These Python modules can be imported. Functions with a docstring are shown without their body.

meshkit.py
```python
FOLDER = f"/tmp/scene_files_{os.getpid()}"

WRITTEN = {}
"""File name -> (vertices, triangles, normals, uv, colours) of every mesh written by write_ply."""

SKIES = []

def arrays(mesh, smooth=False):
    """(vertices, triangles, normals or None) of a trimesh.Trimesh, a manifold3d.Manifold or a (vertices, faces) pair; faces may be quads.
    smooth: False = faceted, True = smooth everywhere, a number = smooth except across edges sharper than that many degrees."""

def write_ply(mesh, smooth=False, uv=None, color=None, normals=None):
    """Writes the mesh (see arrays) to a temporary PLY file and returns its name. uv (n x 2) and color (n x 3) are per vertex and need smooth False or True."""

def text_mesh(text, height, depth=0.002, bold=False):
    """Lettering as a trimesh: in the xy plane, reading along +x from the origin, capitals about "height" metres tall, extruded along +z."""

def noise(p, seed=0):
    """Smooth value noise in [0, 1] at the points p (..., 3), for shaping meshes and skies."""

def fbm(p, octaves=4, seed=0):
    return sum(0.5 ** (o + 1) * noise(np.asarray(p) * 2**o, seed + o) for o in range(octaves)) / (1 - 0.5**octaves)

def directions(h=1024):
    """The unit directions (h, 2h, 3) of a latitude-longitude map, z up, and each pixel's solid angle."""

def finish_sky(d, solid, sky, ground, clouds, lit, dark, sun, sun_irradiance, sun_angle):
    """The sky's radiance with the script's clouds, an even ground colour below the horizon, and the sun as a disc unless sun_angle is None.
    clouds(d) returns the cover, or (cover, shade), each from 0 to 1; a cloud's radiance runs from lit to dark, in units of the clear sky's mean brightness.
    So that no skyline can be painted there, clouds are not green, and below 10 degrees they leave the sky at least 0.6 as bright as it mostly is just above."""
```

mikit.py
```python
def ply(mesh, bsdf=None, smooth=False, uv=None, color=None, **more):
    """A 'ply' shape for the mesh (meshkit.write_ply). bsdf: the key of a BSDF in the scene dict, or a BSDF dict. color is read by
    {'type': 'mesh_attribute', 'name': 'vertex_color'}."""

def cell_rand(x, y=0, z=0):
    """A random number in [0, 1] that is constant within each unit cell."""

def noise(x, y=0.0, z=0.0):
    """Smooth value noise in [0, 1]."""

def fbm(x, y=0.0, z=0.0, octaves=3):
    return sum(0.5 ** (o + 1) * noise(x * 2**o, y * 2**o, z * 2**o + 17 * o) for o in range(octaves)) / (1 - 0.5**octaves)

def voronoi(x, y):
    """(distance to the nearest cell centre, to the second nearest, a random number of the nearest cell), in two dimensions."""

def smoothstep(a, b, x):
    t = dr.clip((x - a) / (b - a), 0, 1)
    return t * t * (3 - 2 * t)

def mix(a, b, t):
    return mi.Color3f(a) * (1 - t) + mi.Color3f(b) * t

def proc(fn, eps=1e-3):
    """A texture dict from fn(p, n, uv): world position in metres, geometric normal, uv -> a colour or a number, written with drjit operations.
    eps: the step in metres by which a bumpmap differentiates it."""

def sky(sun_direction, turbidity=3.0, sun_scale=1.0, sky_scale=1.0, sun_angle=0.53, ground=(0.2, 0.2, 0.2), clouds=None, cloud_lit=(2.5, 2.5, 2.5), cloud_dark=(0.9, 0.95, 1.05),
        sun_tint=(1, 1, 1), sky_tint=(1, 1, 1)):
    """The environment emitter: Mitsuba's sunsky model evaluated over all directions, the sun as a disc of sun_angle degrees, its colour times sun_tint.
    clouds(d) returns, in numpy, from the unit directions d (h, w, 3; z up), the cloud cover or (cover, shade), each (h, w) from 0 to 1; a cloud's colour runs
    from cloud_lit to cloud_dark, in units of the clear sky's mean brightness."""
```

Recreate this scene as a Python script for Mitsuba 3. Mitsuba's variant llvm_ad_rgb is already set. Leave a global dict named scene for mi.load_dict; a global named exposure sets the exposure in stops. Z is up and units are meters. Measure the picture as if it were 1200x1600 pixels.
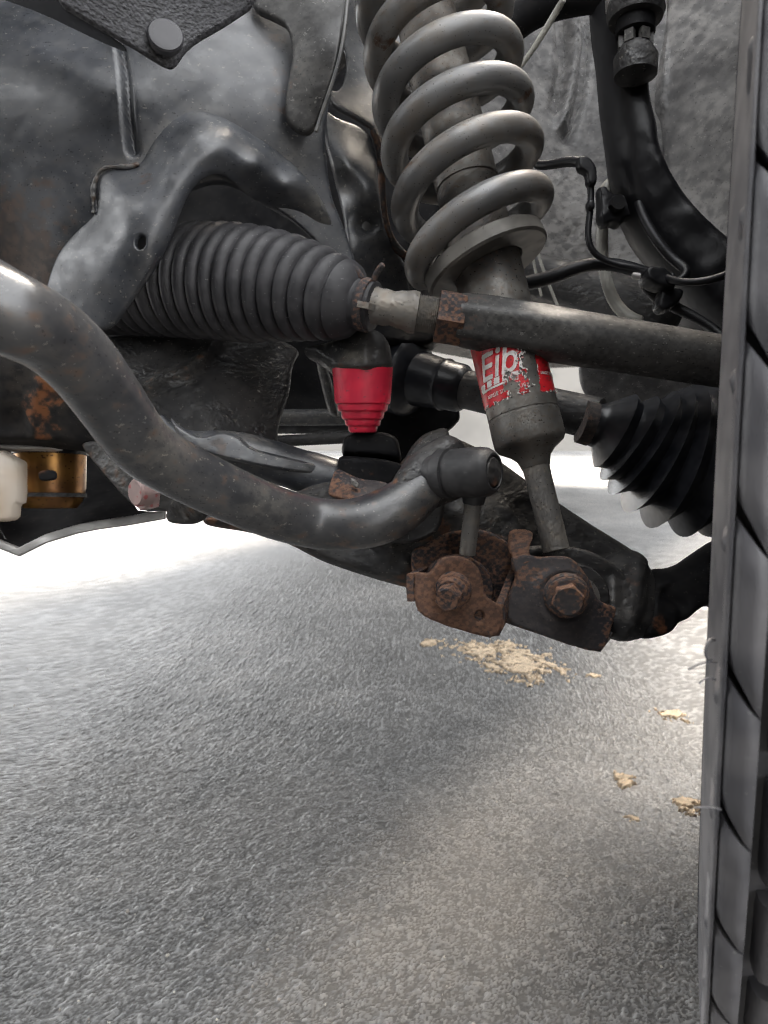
import math
import numpy as np
import trimesh
import shapely
from shapely.geometry import Polygon, LineString, Point
from scipy.spatial import Delaunay, cKDTree
from scipy.interpolate import RBFInterpolator, CubicSpline
import drjit as dr
import mitsuba as mi
import mikit
import meshkit
from mikit import noise, fbm, voronoi, smoothstep, mix

# ------------------------------------------------------------------ camera, sky, exposure
F_PX, H_CAM, PITCH = 1150.0, 0.38, math.radians(6.94)
scene, labels = {}, {}
fwd = np.array([0, math.cos(PITCH), -math.sin(PITCH)])
up = np.array([0, math.sin(PITCH), math.cos(PITCH)])
right = np.array([1.0, 0, 0])
cam = np.array([0, 0, H_CAM])
scene["camera"] = {
    "type": "thinlens", "fov": math.degrees(2 * math.atan(600 / F_PX)), "fov_axis": "x",
    "aperture_radius": 0.0006, "focus_distance": 0.41, "near_clip": 0.02, "far_clip": 2000.0,
    "to_world": mi.ScalarTransform4f().look_at(cam.tolist(), (cam + fwd).tolist(), up.tolist()),
}
scene["sky"] = mikit.sky([0.11, 0.47, 0.87], turbidity=3, sun_scale=0.6, sun_angle=28, sun_tint=(0.95, 0.98, 1.04), clouds=lambda d: 1.0, cloud_lit=(2.46, 2.49, 2.53))
exposure = 4.38

# ------------------------------------------------------------------ materials
def prin(color, rough, metallic=0.0, spec=0.5, bump=None, bump_scale=1.0, **more):
    d = {"type": "principled", "base_color": color if isinstance(color, dict) else {"type": "rgb", "value": list(color)},
         "roughness": rough, "metallic": metallic, "specular": spec, **more}
    if bump is not None:
        d = {"type": "bumpmap", "arbitrary": bump, "scale": bump_scale, "bsdf": d}
    return {"type": "twosided", "bsdf": d}


def wear(base_a, base_b, dust=(0.19, 0.175, 0.15), rust=(0.15, 0.060, 0.026), rust2=(0.055, 0.026, 0.016), d0=0.25, speck=1.0, f2=210):
    """Painted metal with dirt (uv.y says how dirty the spot is) and rust (uv.x says how rusty)."""
    def fn(p, n, uv):
        n1 = fbm(p.x * 38, p.y * 38, p.z * 38)
        n2 = fbm(p.x * f2 + 7, p.y * f2, p.z * f2, 4)
        s = noise(p.x * 900, p.y * 900, p.z * 900)
        c = mix(base_a, base_b, smoothstep(0.3, 0.7, n1))
        sp = noise(p.x * 430 + 3, p.y * 430, p.z * 430) * 0.6 + 0.4 * noise(p.x * 1300, p.y * 1300, p.z * 1300)
        dm = dr.clip(d0 * smoothstep(0.35, 0.8, 0.30 * n1 + 0.70 * n2) + 0.55 * speck * smoothstep(0.74, 0.82, sp) + uv.y * (0.35 + 0.65 * smoothstep(0.30, 0.66, n2)), 0, 0.92)
        c = mix(c, dust, dm)
        t = n2 * 0.75 + n1 * 0.25 + (uv.x - 0.5) * 0.70
        rm = smoothstep(0.36, 0.66, t) * smoothstep(0.03, 0.3, uv.x)
        c = mix(c, mix(rust2, rust, smoothstep(0.38, 0.66, n2)), rm * 0.92)
        c = c * (1 - 0.55 * speck * smoothstep(0.84, 0.90, s)) + mi.Color3f(0.05, 0.05, 0.048) * (speck * smoothstep(0.10, 0.05, s))
        return c
    return mikit.proc(fn)


def rough_tex(lo, hi, f):
    def fn(p, n, uv):
        return mi.Float(lo) + (hi - lo) * dr.clip(smoothstep(0.3, 0.7, fbm(p.x * f, p.y * f, p.z * f)) + 0.55 * uv.x + 0.45 * uv.y, 0, 1)
    return mikit.proc(fn)


def two(a, b, f, speck=None, sc=(0, 0, 0), st=0.8):
    def fn(p, n, uv):
        c = mix(a, b, smoothstep(0.3, 0.7, fbm(p.x * f, p.y * f, p.z * f)))
        if speck:
            c = mix(c, sc, smoothstep(st, st + 0.05, noise(p.x * speck, p.y * speck, p.z * speck)) * 0.8)
        return c
    return mikit.proc(fn)


def grain(f, o=2):
    return mikit.proc(lambda p, n, uv: fbm(p.x * f, p.y * f, p.z * f, o), eps=2e-4)


M = scene
M["chassis"] = prin(wear((0.016, 0.018, 0.022), (0.040, 0.043, 0.050), dust=(0.15, 0.14, 0.12), rust=(0.056, 0.033, 0.022), rust2=(0.022, 0.016, 0.013), d0=0.14), rough_tex(0.33, 0.47, 170), spec=0.7)
M["cast_black"] = prin(wear((0.013, 0.013, 0.014), (0.034, 0.033, 0.0335), dust=(0.13, 0.12, 0.10), rust=(0.11, 0.052, 0.028), rust2=(0.045, 0.024, 0.016), d0=0.14), rough_tex(0.42, 0.75, 90), spec=0.45, bump=grain(420), bump_scale=0.0009)
M["dark_steel"] = prin(wear((0.005, 0.005, 0.006), (0.011, 0.011, 0.012), dust=(0.06, 0.05, 0.04), d0=0.08, speck=0.5), rough_tex(0.5, 0.8, 90), spec=0.12)
M["bar_black"] = prin(wear((0.020, 0.021, 0.024), (0.040, 0.040, 0.042), rust=(0.075, 0.042, 0.026), rust2=(0.035, 0.022, 0.016), d0=0.10, speck=0.7), rough_tex(0.20, 0.40, 45), spec=0.85)
M["rusty_bracket"] = prin(wear((0.022, 0.021, 0.025), (0.048, 0.044, 0.046), dust=(0.17, 0.13, 0.10), rust=(0.165, 0.086, 0.054), rust2=(0.092, 0.052, 0.037), d0=0.15, speck=0.6, f2=620), rough_tex(0.55, 0.9, 120), spec=0.35, bump=grain(900), bump_scale=0.00035)
M["rubber"] = prin(two((0.018, 0.018, 0.019), (0.036, 0.035, 0.036), 130, 800, (0.05, 0.05, 0.05), 0.86), 0.52, spec=0.45)
M["boot_rubber"] = prin(two((0.024, 0.0235, 0.026), (0.040, 0.039, 0.042), 110, 900, (0.085, 0.085, 0.085), 0.88), 0.55, spec=0.4)
M["cv_rubber"] = prin(two((0.008, 0.009, 0.012), (0.018, 0.019, 0.023), 110), 0.33, spec=0.45)
M["spring_paint"] = prin(wear((0.120, 0.120, 0.121), (0.170, 0.169, 0.166), dust=(0.15, 0.12, 0.09), rust=(0.09, 0.05, 0.03), d0=0.30, speck=0.8), rough_tex(0.30, 0.52, 70), metallic=0.30, spec=0.6)
M["damper_zinc"] = prin(wear((0.055, 0.054, 0.054), (0.200, 0.195, 0.180), dust=(0.13, 0.10, 0.075), rust=(0.12, 0.07, 0.045), d0=0.40, speck=1.3, f2=420), rough_tex(0.38, 0.62, 140), metallic=0.45, spec=0.5, bump=grain(800), bump_scale=0.0002)
M["dull_steel"] = prin(wear((0.13, 0.125, 0.12), (0.21, 0.20, 0.185), dust=(0.24, 0.21, 0.17), d0=0.5), rough_tex(0.4, 0.65, 150), metallic=0.4, bump=grain(700), bump_scale=0.0005)
M["seat_alloy"] = prin(two((0.085, 0.080, 0.072), (0.155, 0.145, 0.130), 90, 700, (0.08, 0.07, 0.06), 0.86), 0.5, metallic=0.3)
M["red_urethane"] = prin(two((0.66, 0.020, 0.052), (0.50, 0.018, 0.045), 70, 600, (0.25, 0.05, 0.06), 0.86), 0.45, spec=0.5)
M["sticker_red"] = prin(two((0.60, 0.020, 0.028), (0.46, 0.016, 0.022), 160, 900, (0.16, 0.05, 0.05), 0.8), 0.35)
M["sticker_white"] = prin(two((0.66, 0.63, 0.60), (0.50, 0.47, 0.44), 240), 0.45)
M["rod_paint"] = prin(wear((0.018, 0.0175, 0.0175), (0.038, 0.0365, 0.035), dust=(0.15, 0.145, 0.135), rust=(0.095, 0.045, 0.026), rust2=(0.05, 0.028, 0.02), d0=0.15, f2=420), rough_tex(0.38, 0.6, 120), spec=0.5)
M["hose_black"] = prin((0.006, 0.006, 0.0075), 0.45, spec=0.35)
M["hose_grey"] = prin(two((0.30, 0.29, 0.26), (0.42, 0.41, 0.37), 80), 0.5)
M["plastic_black"] = prin(two((0.018, 0.018, 0.020), (0.060, 0.060, 0.066), 900), 0.62, bump=grain(1100), bump_scale=0.0006)
M["clip_plastic"] = prin((0.028, 0.027, 0.031), 0.45)
M["liner"] = prin(wear((0.050, 0.049, 0.050), (0.090, 0.088, 0.088), dust=(0.25, 0.24, 0.23), d0=0.35, speck=1.0, f2=150), 0.5, spec=0.5, bump=grain(300, 3), bump_scale=0.0011)
M["filter_gold"] = prin(two((0.30, 0.150, 0.040), (0.13, 0.060, 0.022), 60, 700, (0.06, 0.03, 0.015), 0.8), 0.30, metallic=0.75)
M["pale_plastic"] = prin(two((0.52, 0.46, 0.39), (0.46, 0.36, 0.26), 30), 0.45)
M["aluminium"] = prin(two((0.40, 0.39, 0.37), (0.28, 0.27, 0.26), 60), 0.42, metallic=0.5)
M["pink_bolt"] = prin(two((0.30, 0.20, 0.185), (0.24, 0.175, 0.165), 120, 400, (0.30, 0.06, 0.06), 0.72), 0.5, metallic=0.3)
M["tyre_rubber"] = prin(two((0.058, 0.058, 0.064), (0.095, 0.093, 0.098), 60, 600, (0.10, 0.10, 0.10), 0.88), 0.50, spec=0.5)
M["rim_dark"] = prin(two((0.03, 0.03, 0.032), (0.06, 0.058, 0.055), 60), 0.45, metallic=0.3)
M["sand"] = prin(two((0.44, 0.345, 0.240), (0.28, 0.225, 0.165), 210, 900, (0.15, 0.12, 0.09), 0.72), 0.9, spec=0.2)
M["stone"] = prin(two((0.40, 0.38, 0.34), (0.22, 0.20, 0.18), 70), 0.7)
M["wall_render"] = prin(two((0.20, 0.19, 0.175), (0.165, 0.157, 0.145), 2), 0.85, spec=0.2)


def asphalt_color(p, n, uv):
    """Stones in a darker bitumen binder; uv.x tells stone from binder."""
    f1, f2, r = voronoi(p.x * 210, p.y * 210)
    big = fbm(p.x * 3.1, p.y * 3.1, 0.0)
    mid = fbm(p.x * 26, p.y * 26, 3.0)
    fine = noise(p.x * 1100, p.y * 1100, 0.5)
    stone = mix((0.108, 0.109, 0.111), (0.205, 0.202, 0.196), r * 0.6 + 0.4 * fine)
    binder = mix((0.048, 0.047, 0.046), (0.080, 0.078, 0.075), fine)
    c = mix(binder, stone, smoothstep(0.05, 0.80, uv.x))
    c = c * (0.66 + 0.40 * mid + 0.36 * smoothstep(0.35, 0.65, big))
    c = mix(c, (0.180, 0.165, 0.148), 0.16 * smoothstep(0.50, 0.72, big * 0.6 + mid * 0.4))
    return c


M["asphalt"] = prin(mikit.proc(asphalt_color), mikit.proc(lambda p, n, uv: 0.40 + 0.22 * noise(p.x * 420, p.y * 420)), spec=0.55,
                    bump=mikit.proc(lambda p, n, uv: fbm(p.x * 680, p.y * 680, 0.0, 3), eps=2e-4), bump_scale=0.0008)


# ------------------------------------------------------------------ helpers
def P(px, py, d):
    """A point given by where the photograph shows it and how far in front of the camera it lies."""
    px, py, d = (np.asarray(x, float) for x in (px, py, d))
    return cam + ((px - 600) / F_PX * d)[..., None] * right + ((800 - py) / F_PX * d)[..., None] * up + d[..., None] * fwd


def G(px, py, z=0.0):
    """Where the line of sight through a pixel meets the height z."""
    v = (np.asarray(px, float)[..., None] - 600) / F_PX * right + (800 - np.asarray(py, float)[..., None]) / F_PX * up + fwd
    return cam + v * ((z - H_CAM) / v[..., 2])[..., None]


def unit(v):
    v = np.asarray(v, float)
    return v / np.linalg.norm(v, axis=-1, keepdims=True)


def free(key):
    if key not in scene and key not in labels and not any(k.startswith(key + "__") for k in scene):
        return key
    i = 1
    while f"{key}_{i:03d}" in scene or any(k.startswith(f"{key}_{i:03d}__") for k in scene) or f"{key}_{i:03d}" in labels:
        i += 1
    return f"{key}_{i:03d}"


def thing(key, label, cat, group=None, kind=None):
    key = free(key)
    labels[key] = {"label": label, "category": cat}
    if group:
        labels[key]["group"] = group
    if kind:
        labels[key]["kind"] = kind
    return key


def add(key, mesh, mat, smooth=True, rust=0.0, dust=0.0, parent=None, label=None, own=False):
    """One entry of the scene. rust, dust: a number or a function of the vertices, read by the material as uv."""
    if parent:
        key = f"{parent}__{key}"
    if not own:
        key = free(key)
    edge = mesh.metadata.get("edge")
    if smooth not in (True, False):
        mesh = trimesh.graph.smooth_shade(mesh, angle=math.radians(smooth), facet_minarea=None)
        smooth, edge = True, None
    v = np.asarray(mesh.vertices)
    e = edge if edge is not None and len(edge) == len(v) else np.zeros(len(v))
    val = [np.round(np.clip(x(v, e) if callable(x) else np.full(len(v), float(x)), 0, 1), 3) for x in (rust, dust)]
    if smooth and np.ptp(val[0]) > 0 and np.ptp(val[1]) > 0:   # both masks vary: one value per face, so that no face has a skewed uv frame
        vv, ff, nn = meshkit.arrays(mesh, True)
        uv = np.repeat(np.stack([x[ff].mean(1) for x in val], 1), 3, 0)
        name = meshkit.write_ply((vv[ff].reshape(-1, 3), np.arange(ff.size).reshape(-1, 3)), False, uv, None, normals=nn[ff].reshape(-1, 3))
        scene[key] = {"type": "ply", "filename": name, "face_normals": False, "bsdf": {"type": "ref", "id": mat}}
    else:
        scene[key] = mikit.ply(mesh, mat, smooth=smooth, uv=np.stack(val, 1))
    if label:
        labels[key] = {"label": label}
    return key


def near(pts, rad, amp=1.0, edge=0.0, base=0.0):
    """A mask for rust or dust: strong near the given points, plus on edges."""
    pts = np.atleast_2d(pts) if len(pts) else np.zeros((0, 3))
    tree = cKDTree(pts) if len(pts) else None
    def fn(v, e):
        m = np.full(len(v), base, float) + edge * e
        if tree is not None:
            m += amp * np.exp(-(tree.query(v)[0] / rad) ** 2)
        return m
    return fn


def chaikin(pts, k=2, closed=True):
    pts = np.asarray(pts, float)
    for _ in range(k):
        nxt = np.roll(pts, -1, 0) if closed else pts[1:]
        a = pts if closed else pts[:-1]
        q = np.stack([a * 0.8 + nxt * 0.2, a * 0.2 + nxt * 0.8], 1).reshape(-1, 2)
        pts = q if closed else np.vstack([pts[:1], q, pts[-1:]])
    return pts


def circle(x, y, r, n=20, ry=None, rot=0.0):
    t = np.arange(n) / n * 2 * np.pi
    c, s = np.cos(rot), np.sin(rot)
    a, b = r * np.cos(t), (ry or r) * np.sin(t)
    return np.stack([x + a * c - b * s, y + a * s + b * c], 1)


def depth_field(ctrl):
    if np.isscalar(ctrl):
        return lambda q: np.full(len(q), float(ctrl))
    c = np.asarray(ctrl, float)
    if len(c) < 4:
        A = np.c_[c[:, :2] / 1000, np.ones(len(c))]
        k = np.linalg.lstsq(A, c[:, 2], rcond=None)[0]
        return lambda q: np.c_[q / 1000, np.ones(len(q))] @ k
    r = RBFInterpolator(c[:, :2] / 1000, c[:, 2], kernel="thin_plate_spline", smoothing=1e-5)
    return lambda q: r(q / 1000)


def slab(outline, ctrl, thick, w=8, step=7, holes=(), ridges=(), bumps=(), lump=0.0, lump_f=60.0, corner=2, seed=0, back=1.0):
    """A solid sheet or casting: its outline, how far away its face is (control points), its thickness, rounded over w at the rim.
    ridges: (polyline, height m, width px) on the face. bumps: (x, y, radius px, height m)."""
    poly = Polygon(chaikin(outline, corner) if corner else outline, [h for h in holes])
    if not poly.is_valid:
        poly = poly.buffer(0)
        if poly.geom_type != "Polygon":
            poly = max(poly.geoms, key=lambda g: g.area)
    poly = poly.simplify(0.15)
    rings = []
    for k in (0, 0.08, 0.3, 0.62, 1.0):
        b = poly.buffer(-w * k) if k else poly
        for g in getattr(b, "geoms", [b]):
            if g.is_empty:
                continue
            for line in [g.exterior, *g.interiors]:
                L = line.length
                m = max(8, int(L / (step * (0.6 if k < 0.5 else 0.85))))
                rings.append(np.array([line.interpolate(i / m, normalized=True).coords[0] for i in range(m)]))
    n0 = 0
    x0, y0, x1, y1 = poly.bounds
    gx, gy = np.meshgrid(np.arange(x0, x1, step), np.arange(y0, y1, step * 0.87))
    gx = gx + (np.arange(gx.shape[0]) % 2)[:, None] * step / 2
    q = np.stack([gx.ravel(), gy.ravel()], 1)
    inner = poly.buffer(-w * 1.0 - step * 0.5)
    q = q[shapely.contains_xy(inner, q[:, 0], q[:, 1])] if not inner.is_empty else q[:0]
    pts = np.vstack(rings + [q])
    pts = pts[np.unique(np.round(pts, 2), axis=0, return_index=True)[1]]
    tri = Delaunay(pts).simplices
    cen = pts[tri].mean(1)
    tri = tri[shapely.contains_xy(poly.buffer(0.05), cen[:, 0], cen[:, 1])]
    e1, e2 = pts[tri[:, 1]] - pts[tri[:, 0]], pts[tri[:, 2]] - pts[tri[:, 0]]
    area = np.abs(e1[:, 0] * e2[:, 1] - e1[:, 1] * e2[:, 0])
    tri = tri[area > 1e-3]
    bound = shapely.union_all([LineString(np.vstack([r, r[:1]])) for r in [np.array(poly.exterior.coords)[:-1], *[np.array(i.coords)[:-1] for i in poly.interiors]]])
    dist = shapely.distance(shapely.points(pts), bound)
    D = depth_field(ctrl)(pts)
    e = np.sqrt(np.clip(1 - (1 - np.clip(dist / w, 0, 1)) ** 2, 0, 1))
    rim = dist < 0.2
    e[rim] = 0
    extra = np.zeros(len(pts))
    for line, hgt, wid in ridges:
        dl = shapely.distance(shapely.points(pts), LineString(line))
        extra -= hgt * np.exp(-(dl / wid) ** 2)
    for bx, by, br, bh in bumps:
        extra -= bh * np.exp(-((pts[:, 0] - bx) ** 2 + (pts[:, 1] - by) ** 2) / br ** 2)
    B = P(pts[:, 0], pts[:, 1], D)
    if lump:
        extra += lump * (meshkit.fbm(B * lump_f + seed * 11.3, 4, seed) - 0.5) * 2 * np.minimum(1, dist / w)
    front = B + fwd * (thick / 2 * (1 - e) + extra * (e > 0))[:, None]
    backv = B + fwd * (thick / 2 * (1 + e * back))[:, None]
    n = len(pts)
    idx = np.arange(n) + n
    idx[rim] = np.arange(n)[rim]
    v = np.vstack([front, backv])
    nrm = np.cross(front[tri[:, 1]] - front[tri[:, 0]], front[tri[:, 2]] - front[tri[:, 0]])
    flip = (nrm @ fwd) > 0
    tri[flip] = tri[flip][:, ::-1]
    f = np.vstack([tri, idx[tri][:, ::-1]])
    f = f[(f[:, 0] != f[:, 1]) & (f[:, 1] != f[:, 2]) & (f[:, 0] != f[:, 2])]
    both = rim[tri].all(1)
    if both.any():
        keep = np.r_[~both, ~both]
        f = f[keep]
    ed = np.exp(-dist / (w * 0.7))
    m = trimesh.Trimesh(v, f, process=False)
    m.remove_unreferenced_vertices()
    used = np.unique(f)
    m.metadata["edge"] = np.r_[ed, ed][used]
    return m


def frame(n, ref=(0, 0, 1)):
    n = unit(n)
    r = np.asarray(ref, float)
    if abs(n @ r) > 0.95:
        r = np.array([0, 1.0, 0])
    a = unit(np.cross(r, n))
    return a, np.cross(n, a), n


def rings(centers, normals, radii, n=40, ell=1.0, caps=True, ref=(0, 0, 1), wob=0.0, wf=80):
    """A surface through circles: centres, axis directions, radii (and the ratio of the second half axis)."""
    centers, normals = np.asarray(centers, float), unit(np.asarray(normals, float))
    radii = np.broadcast_to(np.asarray(radii, float), len(centers))
    ell = np.broadcast_to(np.asarray(ell, float), len(centers))
    t = np.arange(n) / n * 2 * np.pi
    a, b, _ = frame(normals[0], ref)
    rows = []
    for i in range(len(centers)):
        nn = normals[i]
        a = unit(a - nn * (a @ nn))
        b = np.cross(nn, a)
        rows.append(centers[i] + radii[i] * (np.cos(t)[:, None] * a + ell[i] * np.sin(t)[:, None] * b))
    v = np.vstack(rows)
    i, j = np.meshgrid(np.arange(len(centers) - 1), np.arange(n), indexing="ij")
    i, j = i.ravel(), j.ravel()
    k = (j + 1) % n
    f = np.vstack([np.stack([i * n + j, i * n + k, (i + 1) * n + k], 1), np.stack([i * n + j, (i + 1) * n + k, (i + 1) * n + j], 1)])
    if caps:
        m = len(v)
        v = np.vstack([v, centers[:1], centers[-1:]])
        j = np.arange(n)
        f = np.vstack([f, np.stack([(j + 1) % n, j, j * 0 + m], 1), np.stack([j + (len(centers) - 1) * n, (j + 1) % n + (len(centers) - 1) * n, j * 0 + m + 1], 1)])
    mesh = trimesh.Trimesh(v, f, process=False)
    if wob:
        mesh.vertices = v + mesh.vertex_normals * (wob * (meshkit.fbm(v * wf, 3) - 0.5) * 2)[:, None]
    return mesh


def spline(pts, m):
    pts = np.asarray(pts, float)
    s = np.r_[0, np.cumsum(np.linalg.norm(np.diff(pts[:, :3], axis=0), axis=1))]
    u = np.linspace(0, s[-1], m)
    return CubicSpline(s, pts)(u), CubicSpline(s, pts)(u, 1)


def tube(pts, rad, m=60, n=20, ell=1.0, round_ends=True, wob=0.0, wf=80):
    """A bar or hose along points (x, y, z); rad: one radius or one per point."""
    pts = np.asarray(pts, float)
    rad = np.broadcast_to(np.asarray(rad, float), len(pts))
    c, t = spline(np.c_[pts, rad], m)
    r = np.maximum(c[:, 3], 1e-5)
    cc, tt = c[:, :3], unit(t[:, :3])
    if round_ends:
        a = np.array([1.0, 0.92, 0.7, 0.38, 0.0])
        s = np.sqrt(1 - a ** 2)
        s[0] = 0.02
        cc = np.vstack([cc[0] - tt[0] * (a * r[0] * 0.5)[:, None], cc[1:-1], cc[-1] + tt[-1] * (a[::-1] * r[-1] * 0.5)[:, None]])
        tt = np.vstack([np.repeat(tt[:1], 5, 0), tt[1:-1], np.repeat(tt[-1:], 5, 0)])
        r = np.r_[s * r[0], r[1:-1], s[::-1] * r[-1]]
    return rings(cc, tt, r, n, ell, wob=wob, wf=wf)


def ptube(pix, r_px=None, r=None, **k):
    """tube() along (px, py, depth) points; radius in pixels at that depth or in metres."""
    pix = np.asarray(pix, float)
    rad = np.broadcast_to(np.asarray(r_px, float), len(pix)) * pix[:, 2] / F_PX if r is None else r
    return tube(P(pix[:, 0], pix[:, 1], pix[:, 2]), rad, **k)


def lathe(p0, axis, prof, n=48, caps=True, **k):
    axis = unit(axis)
    prof = np.asarray(prof, float)
    return rings(np.asarray(p0) + prof[:, :1] * axis, np.repeat(axis[None], len(prof), 0), prof[:, 1], n, caps=caps, **k)


def hexagon(p0, axis, r, h, chamfer=0.12):
    """A hexagon head with a chamfered top, from p0 along axis."""
    a, b, n = frame(axis)
    t = np.arange(6) / 6 * 2 * np.pi + 0.25
    hexa = np.stack([np.cos(t), np.sin(t)], 1)
    tt = np.arange(24) / 24 * 2 * np.pi
    hx = np.array([np.array([math.cos(x), math.sin(x)]) * min(1 / max(math.cos(((x - 0.25) % (math.pi / 3)) - math.pi / 6), 1e-6) * math.cos(math.pi / 6), 1.0) for x in tt + 0.25])
    levels = [(0, 1.0), (h * (1 - chamfer), 1.0), (h, 0.90)]
    rows = [np.asarray(p0) + n * s + r * k * (hx[:, :1] * a + hx[:, 1:] * b) for s, k in levels]
    rows[2] = np.asarray(p0) + n * h + r * 0.84 * (np.cos(tt + 0.25)[:, None] * a + np.sin(tt + 0.25)[:, None] * b)
    v = np.vstack(rows + [np.asarray(p0)[None], (np.asarray(p0) + n * h * 0.97)[None]])
    f, m = [], 24
    for i in range(2):
        for j in range(m):
            k = (j + 1) % m
            f += [[i * m + j, i * m + k, (i + 1) * m + k], [i * m + j, (i + 1) * m + k, (i + 1) * m + j]]
    for j in range(m):
        f += [[(j + 1) % m, j, 3 * m], [2 * m + j, 2 * m + (j + 1) % m, 3 * m + 1]]
    return trimesh.Trimesh(v, np.array(f), process=False)


def box(px, py, d, sx, sy, sz, rot=np.eye(3), r=0.0015):
    m = trimesh.creation.box([sx, sy, sz])
    m.apply_transform(np.block([[np.asarray(rot), np.asarray(P(px, py, d))[:, None]], [np.zeros((1, 3)), np.ones((1, 1))]]))
    return m


def join(*m):
    return trimesh.util.concatenate(m)


# ------------------------------------------------------------------ ground
def ground_axis(lo, hi, fine_lo, fine_hi, fine, grow):
    a = list(np.arange(fine_lo, fine_hi, fine))
    s = fine
    while a[-1] < hi:
        s *= grow
        a.append(a[-1] + s)
    s = fine
    b = []
    x = fine_lo
    while x > lo:
        s *= grow
        x -= s
        b.append(x)
    return np.array(b[::-1] + a)


gxs = ground_axis(-500, 500, -0.33, 0.34, 0.00135, 1.045)
gys = ground_axis(-500, 500, 0.38, 0.72, 0.0013, 1.014)
gys = np.r_[-np.cumsum(0.002 * 1.12 ** np.arange(90))[::-1][:90] + 0.38, gys[gys >= 0.38]]
gX, gY = np.meshgrid(gxs, gys)
flat = np.stack([gX.ravel(), gY.ravel()], 1)
rng = np.random.default_rng(5)
n_s = int(2.6 * 2.4 / 0.0030 ** 2)
seeds = np.stack([rng.uniform(-1.3, 1.3, n_s), rng.uniform(0.2, 2.6, n_s)], 1)
top = rng.uniform(0.0, 1.0, len(seeds))
tilt = rng.uniform(-0.22, 0.22, (len(seeds), 2))
tree = cKDTree(seeds)
warp = flat + 0.0016 * np.stack([meshkit.noise(np.c_[flat * 430, 0 * flat[:, 0]], 1), meshkit.noise(np.c_[flat * 430, 0 * flat[:, 0]], 2)], 1)
dd, ii = tree.query(warp, k=2)
gap = np.clip((dd[:, 1] - dd[:, 0]) / 0.0013, 0, 1)
gap = gap * gap * (3 - 2 * gap)
h = 0.0014 * (0.25 + 0.75 * top[ii[:, 0]]) * gap + gap * ((warp - seeds[ii[:, 0]]) * tilt[ii[:, 0]]).sum(1)
p3 = np.c_[flat, np.zeros(len(flat))]
rough_h = 0.0022 * (meshkit.fbm(p3 * 120, 3, 3) - 0.5)
local_h = np.clip(gap * (0.55 + 0.45 * top[ii[:, 0]]) + rough_h / 0.012, 0, 1)
h = h + rough_h
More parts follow.
